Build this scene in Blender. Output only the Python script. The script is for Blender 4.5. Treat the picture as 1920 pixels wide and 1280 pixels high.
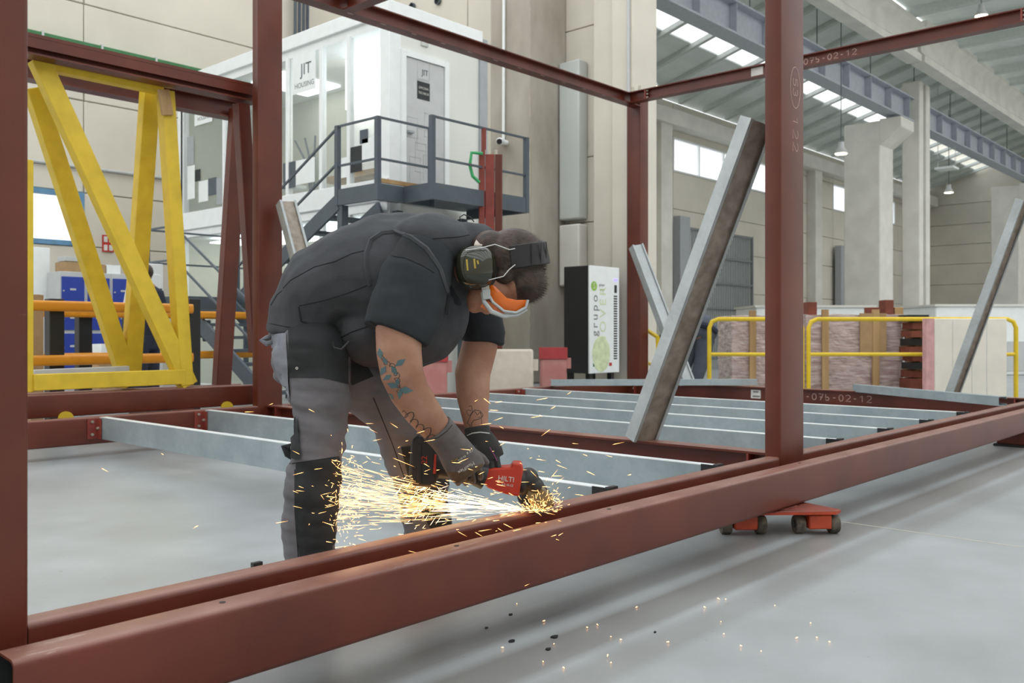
import bpy, bmesh, math, random
import mathutils
from mathutils import Vector, Matrix
from mathutils.bvhtree import BVHTree
random.seed(7)
scene = bpy.context.scene
C = scene.collection
for o in list(bpy.data.objects): bpy.data.objects.remove(o)

# ------------------------------------------------------------------ camera, sky, exposure
FPX, V0, TH, CAMZ = 1713.3, 624.4, math.radians(42.212), 0.97
ct, st = math.cos(TH), math.sin(TH)
cam = bpy.data.cameras.new('camera'); camo = bpy.data.objects.new('camera', cam); C.objects.link(camo)
cam.sensor_width = 36.0; cam.lens = FPX / 1920 * 36.0
cam.shift_y = (V0 - 640) / 1920
camo.location = (0, 0, CAMZ)
camo.rotation_euler = (math.radians(90), 0, math.atan2(-ct, st))
cam.clip_end = 300; cam.clip_start = 0.05
cam.dof.use_dof = True; cam.dof.focus_distance = 3.3; cam.dof.aperture_fstop = 5.6
scene.camera = camo
w = bpy.data.worlds.new('world'); scene.world = w; w.use_nodes = True
bg = w.node_tree.nodes['Background']
bg.inputs[0].default_value = (0.96, 0.98, 1.0, 1); bg.inputs[1].default_value = 1.0
scene.view_settings.view_transform = 'Standard'; scene.view_settings.look = 'None'
scene.view_settings.gamma = 1.0; scene.view_settings.use_curve_mapping = False
scene.view_settings.exposure = 1.15

# ------------------------------------------------------------------ geometry helpers
def Q(u, v, d):
    """world point seen in direction (u, v) at depth d metres"""
    t = (u - 960) / FPX
    return Vector((d*(ct + t*st), d*(st - t*ct), CAMZ - (v - V0)*d/FPX))
def QY(u, v, Y):
    t = (u - 960) / FPX; return Q(u, v, Y/(st - t*ct))
def QX(u, v, X):
    t = (u - 960) / FPX; return Q(u, v, X/(ct + t*st))
def QZ(u, v, Z): return Q(u, v, (CAMZ - Z)*FPX/(v - V0))
VIEW = Vector((ct, st, 0)); RIGHT = Vector((st, -ct, 0)); UP = Vector((0, 0, 1))
WL = {}
def wloc(o): return WL.get(o.name, Vector((0, 0, 0)))

class MB:
    def __init__(s): s.v = []; s.f = []; s.m = []
    def add(s, vs, fs, mi=0):
        n = len(s.v); s.v += [Vector(a) for a in vs]
        s.f += [tuple(i + n for i in f) for f in fs]; s.m += [mi]*len(fs); return s
    def box(s, x0, x1, y0, y1, z0, z1, mi=0):
        return s.add([(x0,y0,z0),(x1,y0,z0),(x1,y1,z0),(x0,y1,z0),(x0,y0,z1),(x1,y0,z1),(x1,y1,z1),(x0,y1,z1)],
            [(0,3,2,1),(4,5,6,7),(0,1,5,4),(1,2,6,5),(2,3,7,6),(3,0,4,7)], mi)
    def sweep(s, prof, p0, p1, up=UP, mi=0, caps=True):
        """closed 2d profile (a across, b up) swept from p0 to p1"""
        p0, p1 = Vector(p0), Vector(p1); t = (p1 - p0).normalized()
        up = Vector(up); a = t.cross(up)
        if a.length < 1e-4: a = t.cross(Vector((1, 0, 0)))
        a.normalize(); b = a.cross(t).normalized(); n = len(prof)
        vs = [p0 + a*x + b*y for x, y in prof] + [p1 + a*x + b*y for x, y in prof]
        fs = [(i, (i+1) % n, n + (i+1) % n, n + i) for i in range(n)]
        if caps: fs += [tuple(range(n))[::-1], tuple(range(n, 2*n))]
        return s.add(vs, fs, mi)
    def bar(s, p0, p1, w, h, up=UP, r=0, mi=0):
        return s.sweep(rrect(w, h, r), p0, p1, up, mi)
    def tube(s, pts, r, n=8, mi=0, caps=True):
        pts = [Vector(p) for p in pts]; rs = r if isinstance(r, (list, tuple)) else [r]*len(pts)
        rings = []; prev = None
        for i, p in enumerate(pts):
            t = (pts[min(i+1, len(pts)-1)] - pts[max(i-1, 0)]).normalized()
            if prev is None:
                a = t.cross(UP)
                if a.length < 1e-3: a = t.cross(Vector((1, 0, 0)))
            else: a = prev - t*prev.dot(t)
            a.normalize(); prev = a; b = t.cross(a)
            rings.append([p + (a*math.cos(k*2*math.pi/n) + b*math.sin(k*2*math.pi/n))*rs[i] for k in range(n)])
        vs = [q for rg in rings for q in rg]; fs = []
        for i in range(len(pts)-1):
            for k in range(n): fs.append((i*n+k, i*n+(k+1) % n, (i+1)*n+(k+1) % n, (i+1)*n+k))
        if caps: fs += [tuple(range(n))[::-1], tuple(range((len(pts)-1)*n, len(pts)*n))]
        return s.add(vs, fs, mi)
    def cyl(s, p0, p1, r, n=16, mi=0): return s.tube([p0, p1], r, n, mi)
    def loft(s, secs, n=20, mi=0):
        """secs: (centre, ra across the view plane, rb along the view)"""
        ps = [Vector(q[0]) for q in secs]; vs = []; fs = []
        for i, (c, ra, rb) in enumerate(secs):
            t = (ps[min(i+1, len(ps)-1)] - ps[max(i-1, 0)]).normalized()
            A = (VIEW - t*VIEW.dot(t)).normalized(); B = t.cross(A)
            for k in range(n):
                g = k*2*math.pi/n; vs.append(ps[i] + B*ra*math.cos(g) + A*rb*math.sin(g))
        for i in range(len(ps)-1):
            for k in range(n): fs.append((i*n+k, i*n+(k+1) % n, (i+1)*n+(k+1) % n, (i+1)*n+k))
        fs += [tuple(range(n))[::-1], tuple(range((len(ps)-1)*n, len(ps)*n))]
        return s.add(vs, fs, mi)
    def ell(s, c, ax, n=16, m=10, mi=0):
        """ellipsoid, ax = three axis vectors already scaled"""
        c = Vector(c); X, Y, Z = [Vector(a) for a in ax]; vs = [c + Z]; fs = []
        for i in range(1, m):
            p = math.pi*i/m
            for k in range(n):
                g = k*2*math.pi/n; vs.append(c + (X*math.cos(g) + Y*math.sin(g))*math.sin(p) + Z*math.cos(p))
        vs.append(c - Z); L = len(vs) - 1
        for k in range(n):
            fs.append((0, 1+k, 1+(k+1) % n)); fs.append((L, L-n+(k+1) % n, L-n+k))
        for i in range(m-2):
            for k in range(n): fs.append((1+i*n+k, 1+(i+1)*n+k, 1+(i+1)*n+(k+1) % n, 1+i*n+(k+1) % n))
        return s.add(vs, fs, mi)
    def lathe(s, c, axis, prof, n=24, mi=0):
        c = Vector(c); z = Vector(axis).normalized(); a = z.orthogonal().normalized(); b = z.cross(a); vs = []; fs = []
        for r, h in prof:
            for k in range(n):
                g = k*2*math.pi/n; vs.append(c + z*h + (a*math.cos(g) + b*math.sin(g))*r)
        for i in range(len(prof)-1):
            for k in range(n): fs.append((i*n+k, i*n+(k+1) % n, (i+1)*n+(k+1) % n, (i+1)*n+k))
        fs += [tuple(range(n))[::-1], tuple(range((len(prof)-1)*n, len(prof)*n))]
        return s.add(vs, fs, mi)
    def prism(s, pts, d, mi=0):
        """polygon (3d points) extruded by vector d"""
        n = len(pts); d = Vector(d); vs = [Vector(p) for p in pts] + [Vector(p) + d for p in pts]
        return s.add(vs, [tuple(range(n))[::-1], tuple(range(n, 2*n))] + [(i, (i+1) % n, n+(i+1) % n, n+i) for i in range(n)], mi)
    def build(s, name, mat, parent=None, smooth=False, bevel=0.0, seg=2, remesh=0, sm=0, flipfix=True):
        off = wloc(parent) if parent else Vector((0, 0, 0))
        me = bpy.data.meshes.new(name)
        me.from_pydata([tuple(p - off) for p in s.v], [], s.f)
        mats = mat if isinstance(mat, (list, tuple)) else [mat]
        for m_ in mats: me.materials.append(m_)
        if len(mats) > 1: me.polygons.foreach_set('material_index', s.m)
        if flipfix:
            bm = bmesh.new(); bm.from_mesh(me); bmesh.ops.recalc_face_normals(bm, faces=bm.faces); bm.to_mesh(me); bm.free()
        o = bpy.data.objects.new(name, me); C.objects.link(o)
        if parent: o.parent = parent
        WL[o.name] = off.copy()
        if remesh:
            md = o.modifiers.new('r', 'REMESH'); md.mode = 'VOXEL'; md.voxel_size = remesh; md.use_smooth_shade = True
            if sm:
                m2 = o.modifiers.new('s', 'SMOOTH'); m2.factor = .5; m2.iterations = sm
            dg = bpy.context.evaluated_depsgraph_get(); dg.update()
            nm = bpy.data.meshes.new_from_object(o.evaluated_get(dg)); o.modifiers.clear(); o.data = nm; nm.name = name
            smooth = True
            if not nm.materials:
                for m_ in mats: nm.materials.append(m_)
        if bevel:
            md = o.modifiers.new('bevel', 'BEVEL'); md.width = bevel; md.segments = seg; md.limit_method = 'ANGLE'; md.angle_limit = math.radians(40)
            smooth = True
        if smooth:
            o.data.polygons.foreach_set('use_smooth', [True]*len(o.data.polygons))
            if not remesh: o.data.set_sharp_from_angle(angle=math.radians(38))
        return o
def rrect(w, h, r=0, n=4):
    if r <= 0: return [(-w/2, -h/2), (w/2, -h/2), (w/2, h/2), (-w/2, h/2)]
    out = []
    for cx, cy, a0 in ((w/2-r, -h/2+r, -90), (w/2-r, h/2-r, 0), (-w/2+r, h/2-r, 90), (-w/2+r, -h/2+r, 180)):
        for k in range(n+1):
            a = math.radians(a0 + 90*k/n); out.append((cx + r*math.cos(a), cy + r*math.sin(a)))
    return out
def ibeam(w, h, tf=.012, tw=.008):
    return [(-w/2,-h/2),(w/2,-h/2),(w/2,-h/2+tf),(tw/2,-h/2+tf),(tw/2,h/2-tf),(w/2,h/2-tf),(w/2,h/2),(-w/2,h/2),(-w/2,h/2-tf),(-tw/2,h/2-tf),(-tw/2,-h/2+tf),(-w/2,-h/2+tf)]
def cchan(w, h, t=.004, lip=.018):
    """channel, open to +a"""
    return [(-w/2,-h/2),(w/2,-h/2),(w/2,-h/2+lip),(w/2-t,-h/2+lip),(w/2-t,-h/2+t),(-w/2+t,-h/2+t),(-w/2+t,h/2-t),(w/2-t,h/2-t),(w/2-t,h/2-lip),(w/2,h/2-lip),(w/2,h/2),(-w/2,h/2)]
def flip(p): return [(-x, y) for x, y in p][::-1]
def thing(name, label, cat, loc=(0, 0, 0), group=None):
    o = bpy.data.objects.new(name, None); C.objects.link(o); o.location = loc; o.empty_display_size = .1
    WL[o.name] = Vector(loc); return tag(o, label, cat, group)
def tag(o, label=None, cat=None, group=None, kind=None):
    if label: o['label'] = label
    if cat: o['category'] = cat
    if group: o['group'] = group
    if kind: o['kind'] = kind
    return o
def share(src, name, parent, delta):
    """another piece with the same mesh, moved by delta"""
    o = bpy.data.objects.new(name, src.data); C.objects.link(o); o.parent = parent; o.location = src.location + Vector(delta)
    for md in src.modifiers:
        m2 = o.modifiers.new(md.name, md.type); m2.width = md.width; m2.segments = md.segments; m2.limit_method = md.limit_method; m2.angle_limit = md.angle_limit
    WL[o.name] = wloc(parent).copy(); return o
def text(s, size, loc, xd, yd, mat, name, parent, ext=.0008, align='CENTER', font_space=1.0):
    cu = bpy.data.curves.new('t', 'FONT'); cu.body = s; cu.size = size; cu.align_x = align; cu.align_y = 'CENTER'; cu.extrude = ext
    cu.resolution_u = 3; cu.space_character = font_space
    to = bpy.data.objects.new('t', cu); C.objects.link(to)
    dg = bpy.context.evaluated_depsgraph_get(); dg.update()
    me = bpy.data.meshes.new_from_object(to.evaluated_get(dg)); bpy.data.objects.remove(to)
    xd, yd = Vector(xd).normalized(), Vector(yd).normalized(); zd = xd.cross(yd)
    M = Matrix((xd, yd, zd)).transposed().to_4x4(); M.translation = Vector(loc) - wloc(parent)
    me.transform(M); me.materials.clear(); me.materials.append(mat); me.name = name
    o = bpy.data.objects.new(name, me); C.objects.link(o); o.parent = parent; WL[o.name] = wloc(parent).copy(); return o
def ribbon(mb, pts, wd, nrm, mi=0):
    """flat strip through points lying in a plane with normal nrm"""
    nrm = Vector(nrm).normalized(); pts = [Vector(p) for p in pts]; vs = []
    for i, p in enumerate(pts):
        t = (pts[min(i+1, len(pts)-1)] - pts[max(i-1, 0)]).normalized(); a = t.cross(nrm)*wd/2; vs += [p - a, p + a]
    mb.add(vs, [(2*i, 2*i+1, 2*i+3, 2*i+2) for i in range(len(pts)-1)], mi)

# ------------------------------------------------------------------ materials
def nodes(name):
    m = bpy.data.materials.new(name); m.use_nodes = True; nt = m.node_tree
    return m, nt, nt.nodes['Principled BSDF']
def lin(c):
    return tuple(((x/255)/12.92 if x/255 <= .04045 else ((x/255+.055)/1.055)**2.4) for x in c) + (1,)
def mat(name, col, rough=.6, metal=0, var=.12, scale=8, bump=0, bscale=60, col2=None, obj=True, coat=0, stretch=None, detail=6, lo=.35, hi=.65):
    m, nt, b = nodes(name); N = nt.nodes.new; Lk = nt.links.new
    tc = N('ShaderNodeTexCoord'); mp = N('ShaderNodeMapping'); Lk(tc.outputs['Object'], mp.inputs[0])
    if stretch: mp.inputs['Scale'].default_value = stretch
    nz = N('ShaderNodeTexNoise'); nz.inputs['Scale'].default_value = scale; nz.inputs['Detail'].default_value = detail; Lk(mp.outputs[0], nz.inputs['Vector'])
    cr = N('ShaderNodeValToRGB'); Lk(nz.outputs['Fac'], cr.inputs[0])
    c1 = lin(col); c2 = lin(col2) if col2 else tuple(x*(1-var) for x in c1[:3]) + (1,)
    c1 = c1 if col2 else tuple(min(1, x*(1+var)) for x in c1[:3]) + (1,)
    cr.color_ramp.elements[0].position = lo; cr.color_ramp.elements[1].position = hi
    cr.color_ramp.elements[0].color = c2; cr.color_ramp.elements[1].color = c1
    Lk(cr.outputs[0], b.inputs['Base Color']); b.inputs['Roughness'].default_value = rough; b.inputs['Metallic'].default_value = metal
    if coat: b.inputs['Coat Weight'].default_value = coat
    if bump:
        n2 = N('ShaderNodeTexNoise'); n2.inputs['Scale'].default_value = bscale; n2.inputs['Detail'].default_value = 4; Lk(mp.outputs[0], n2.inputs['Vector'])
        bp = N('ShaderNodeBump'); bp.inputs['Strength'].default_value = bump; bp.inputs['Distance'].default_value = .01
        Lk(n2.outputs['Fac'], bp.inputs['Height']); Lk(bp.outputs[0], b.inputs['Normal'])
    return m
def emit(name, col, s):
    m, nt, b = nodes(name); b.inputs['Base Color'].default_value = lin(col); b.inputs['Emission Color'].default_value = lin(col); b.inputs['Emission Strength'].default_value = s
    return m
def steel_red():
    m, nt, b = nodes('oxide_red_paint'); N = nt.nodes.new; Lk = nt.links.new
    tc = N('ShaderNodeTexCoord'); nz = N('ShaderNodeTexNoise'); nz.inputs['Scale'].default_value = 3; nz.inputs['Detail'].default_value = 8; Lk(tc.outputs['Object'], nz.inputs['Vector'])
    cr = N('ShaderNodeValToRGB'); cr.color_ramp.elements[0].position = .3; cr.color_ramp.elements[1].position = .7
    cr.color_ramp.elements[0].color = lin((85, 35, 22)); cr.color_ramp.elements[1].color = lin((105, 46, 31)); Lk(nz.outputs['Fac'], cr.inputs[0])
    # pale chafed streaks along the steel
    mp = N('ShaderNodeMapping'); mp.inputs['Scale'].default_value = (2.5, 14, 14); Lk(tc.outputs['Object'], mp.inputs[0])
    n2 = N('ShaderNodeTexNoise'); n2.inputs['Scale'].default_value = 2.2; n2.inputs['Detail'].default_value = 10; n2.inputs['Roughness'].default_value = .7; Lk(mp.outputs[0], n2.inputs['Vector'])
    r2 = N('ShaderNodeValToRGB'); r2.color_ramp.elements[0].position = .66; r2.color_ramp.elements[1].position = .76; Lk(n2.outputs['Fac'], r2.inputs[0])
    ml = N('ShaderNodeMath'); ml.operation = 'MULTIPLY'; ml.inputs[1].default_value = .2; Lk(r2.outputs[0], ml.inputs[0])
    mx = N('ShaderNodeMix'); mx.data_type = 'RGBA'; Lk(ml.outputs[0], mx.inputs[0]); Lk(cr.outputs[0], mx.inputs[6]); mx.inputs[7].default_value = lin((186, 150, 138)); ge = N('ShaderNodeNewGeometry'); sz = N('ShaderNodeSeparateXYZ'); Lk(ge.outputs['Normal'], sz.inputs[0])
    top_mask = N('ShaderNodeMapRange'); top_mask.inputs[1].default_value = .5; top_mask.inputs[2].default_value = .95; top_mask.inputs[4].default_value = .42; Lk(sz.outputs['Z'], top_mask.inputs[0])  # upward faces paler: dust, with the sheen of the tops painted in
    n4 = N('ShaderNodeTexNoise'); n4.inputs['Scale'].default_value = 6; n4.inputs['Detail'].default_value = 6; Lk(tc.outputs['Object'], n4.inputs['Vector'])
    dust_sheen = N('ShaderNodeMath'); dust_sheen.operation = 'MULTIPLY'; Lk(top_mask.outputs[0], dust_sheen.inputs[0]); m4 = N('ShaderNodeMapRange'); m4.inputs[1].default_value = .25; m4.inputs[2].default_value = .7; m4.inputs[3].default_value = .6; m4.inputs[4].default_value = 1.2; Lk(n4.outputs['Fac'], m4.inputs[0]); Lk(m4.outputs[0], dust_sheen.inputs[1])
    mz = N('ShaderNodeMix'); mz.data_type = 'RGBA'; Lk(dust_sheen.outputs[0], mz.inputs[0]); Lk(mx.outputs[2], mz.inputs[6]); mz.inputs[7].default_value = lin((178, 140, 126))
    # bare scuffs where steel has been dragged over the top
    mp6 = N('ShaderNodeMapping'); mp6.inputs['Scale'].default_value = (1.6, 9, 9); Lk(tc.outputs['Object'], mp6.inputs[0]); n6 = N('ShaderNodeTexNoise'); n6.inputs['Scale'].default_value = 2.4; n6.inputs['Detail'].default_value = 12; n6.inputs['Roughness'].default_value = .75; Lk(mp6.outputs[0], n6.inputs['Vector'])
    r6 = N('ShaderNodeMapRange'); r6.inputs[1].default_value = .6; r6.inputs[2].default_value = .68; r6.inputs[4].default_value = 1.3; Lk(n6.outputs['Fac'], r6.inputs[0]); m6 = N('ShaderNodeMath'); m6.operation = 'MULTIPLY'; Lk(r6.outputs[0], m6.inputs[0]); Lk(top_mask.outputs[0], m6.inputs[1])
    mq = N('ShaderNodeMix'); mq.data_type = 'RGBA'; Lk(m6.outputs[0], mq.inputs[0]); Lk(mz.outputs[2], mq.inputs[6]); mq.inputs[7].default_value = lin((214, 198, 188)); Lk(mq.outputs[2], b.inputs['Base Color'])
    b.inputs['Roughness'].default_value = .38
    n3 = N('ShaderNodeTexNoise'); n3.inputs['Scale'].default_value = 220; Lk(tc.outputs['Object'], n3.inputs['Vector'])
    bp = N('ShaderNodeBump'); bp.inputs['Strength'].default_value = .06; bp.inputs['Distance'].default_value = .004; Lk(n3.outputs['Fac'], bp.inputs['Height']); Lk(bp.outputs[0], b.inputs['Normal'])
    return m
def galvanised(name='galvanised', a=(150, 160, 164), bcol=(176, 186, 188), rough=.42, metal=.55):
    m, nt, b = nodes(name); N = nt.nodes.new; Lk = nt.links.new
    tc = N('ShaderNodeTexCoord'); vo = N('ShaderNodeTexVoronoi'); vo.inputs['Scale'].default_value = 38; Lk(tc.outputs['Object'], vo.inputs['Vector'])
    nz = N('ShaderNodeTexNoise'); nz.inputs['Scale'].default_value = 3.5; nz.inputs['Detail'].default_value = 5; Lk(tc.outputs['Object'], nz.inputs['Vector'])
    ad = N('ShaderNodeMix'); ad.data_type = 'RGBA'; ad.inputs[0].default_value = .88; Lk(vo.outputs['Color'], ad.inputs[6]); Lk(nz.outputs['Fac'], ad.inputs[7])
    bw = N('ShaderNodeRGBToBW'); Lk(ad.outputs[2], bw.inputs[0])
    cr = N('ShaderNodeValToRGB'); cr.color_ramp.elements[0].position = .3; cr.color_ramp.elements[1].position = .72
    cr.color_ramp.elements[0].color = lin(a); cr.color_ramp.elements[1].color = lin(bcol); Lk(bw.outputs[0], cr.inputs[0]); Lk(cr.outputs[0], b.inputs['Base Color'])
    b.inputs['Metallic'].default_value = metal; b.inputs['Roughness'].default_value = rough
    return m
def floor_mat():
    m, nt, b = nodes('polished_concrete'); N = nt.nodes.new; Lk = nt.links.new
    tc = N('ShaderNodeTexCoord')
    n1 = N('ShaderNodeTexNoise'); n1.inputs['Scale'].default_value = .8; n1.inputs['Detail'].default_value = 8; n1.inputs['Roughness'].default_value = .62; Lk(tc.outputs['Object'], n1.inputs['Vector'])
    cr = N('ShaderNodeValToRGB'); cr.color_ramp.elements[0].position = .3; cr.color_ramp.elements[1].position = .7
    cr.color_ramp.elements[0].color = lin((142, 146, 147)); cr.color_ramp.elements[1].color = lin((176, 182, 184)); Lk(n1.outputs['Fac'], cr.inputs[0])
    sx = N('ShaderNodeSeparateXYZ'); Lk(tc.outputs['Object'], sx.inputs[0])
    # wheel tracks that run along the hall: bands in Y, broken up by noise
    mp = N('ShaderNodeMapping'); mp.inputs['Scale'].default_value = (.25, 6, 1); Lk(tc.outputs['Object'], mp.inputs[0])
    n2 = N('ShaderNodeTexNoise'); n2.inputs['Scale'].default_value = 1.5; n2.inputs['Detail'].default_value = 6; Lk(mp.outputs[0], n2.inputs['Vector'])
    wob = N('ShaderNodeMath'); wob.operation = 'MULTIPLY_ADD'; Lk(n2.outputs['Fac'], wob.inputs[0]); wob.inputs[1].default_value = .05; Lk(sx.outputs['Y'], wob.inputs[2])
    ramp = N('ShaderNodeValToRGB'); mr = N('ShaderNodeMapRange'); mr.inputs[1].default_value = 1.0; mr.inputs[2].default_value = 2.4; Lk(wob.outputs[0], mr.inputs[0]); Lk(mr.outputs[0], ramp.inputs[0])
    e = ramp.color_ramp.elements; e[0].position = 0; e[0].color = (0, 0, 0, 1); e[1].position = 1; e[1].color = (0, 0, 0, 1)
    for p, vv in ((.36, 0), (.40, .3), (.46, .28), (.50, .03), (.53, .5), (.63, .62), (.66, .06), (.68, .04), (.71, .5), (.78, .55), (.83, .05), (.9, .0)):
        el = ramp.color_ramp.elements.new(p); el.color = (vv, vv, vv, 1)
    mx = N('ShaderNodeMix'); mx.data_type = 'RGBA'; Lk(ramp.outputs[0], mx.inputs[0]); Lk(cr.outputs[0], mx.inputs[6]); mx.inputs[7].default_value = lin((98, 94, 86))
    # soot smudge
    sc_ = QZ(1035, 1156, 0); mp5 = N('ShaderNodeMapping'); mp5.inputs['Location'].default_value = (-sc_.x*2.2, -sc_.y*9, 0); mp5.inputs['Scale'].default_value = (2.2, 9, 1); Lk(tc.outputs['Object'], mp5.inputs[0])
    g5 = N('ShaderNodeTexGradient'); g5.gradient_type = 'SPHERICAL'; Lk(mp5.outputs[0], g5.inputs[0])
    m5 = N('ShaderNodeMath'); m5.operation = 'MULTIPLY'; Lk(g5.outputs['Fac'], m5.inputs[0]); Lk(n2.outputs['Fac'], m5.inputs[1])
    mx5 = N('ShaderNodeMix'); mx5.data_type = 'RGBA'; Lk(m5.outputs[0], mx5.inputs[0]); Lk(mx.outputs[2], mx5.inputs[6]); mx5.inputs[7].default_value = lin((40, 38, 36)); mx = mx5
    # scattered dirt specks
    n3 = N('ShaderNodeTexNoise'); n3.inputs['Scale'].default_value = 26; n3.inputs['Detail'].default_value = 3; Lk(tc.outputs['Object'], n3.inputs['Vector'])
    r3 = N('ShaderNodeValToRGB'); r3.color_ramp.elements[0].position = .71; r3.color_ramp.elements[1].position = .74; Lk(n3.outputs['Fac'], r3.inputs[0])
    m3 = N('ShaderNodeMath'); m3.operation = 'MULTIPLY'; m3.inputs[1].default_value = .35; Lk(r3.outputs[0], m3.inputs[0])
    mx2 = N('ShaderNodeMix'); mx2.data_type = 'RGBA'; Lk(m3.outputs[0], mx2.inputs[0]); Lk(mx.outputs[2], mx2.inputs[6]); mx2.inputs[7].default_value = lin((120, 112, 102)); Lk(mx2.outputs[2], b.inputs['Base Color'])
    rr = N('ShaderNodeMapRange'); rr.inputs[3].default_value = .24; rr.inputs[4].default_value = .44; Lk(n1.outputs['Fac'], rr.inputs[0]); Lk(rr.outputs[0], b.inputs['Roughness'])
    b.inputs['Specular IOR Level'].default_value = .5
    return m
def glass(name, tint=(215, 228, 230), alpha=.25, rough=.05):
    m, nt, b = nodes(name); N = nt.nodes.new; Lk = nt.links.new
    out = nt.nodes['Material Output']; tr = N('ShaderNodeBsdfTransparent'); mx = N('ShaderNodeMixShader'); mx.inputs[0].default_value = alpha
    b.inputs['Base Color'].default_value = lin(tint); b.inputs['Roughness'].default_value = rough; b.inputs['Specular IOR Level'].default_value = .8
    Lk(tr.outputs[0], mx.inputs[1]); Lk(b.outputs[0], mx.inputs[2]); Lk(mx.outputs[0], out.inputs['Surface']); return m

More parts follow.
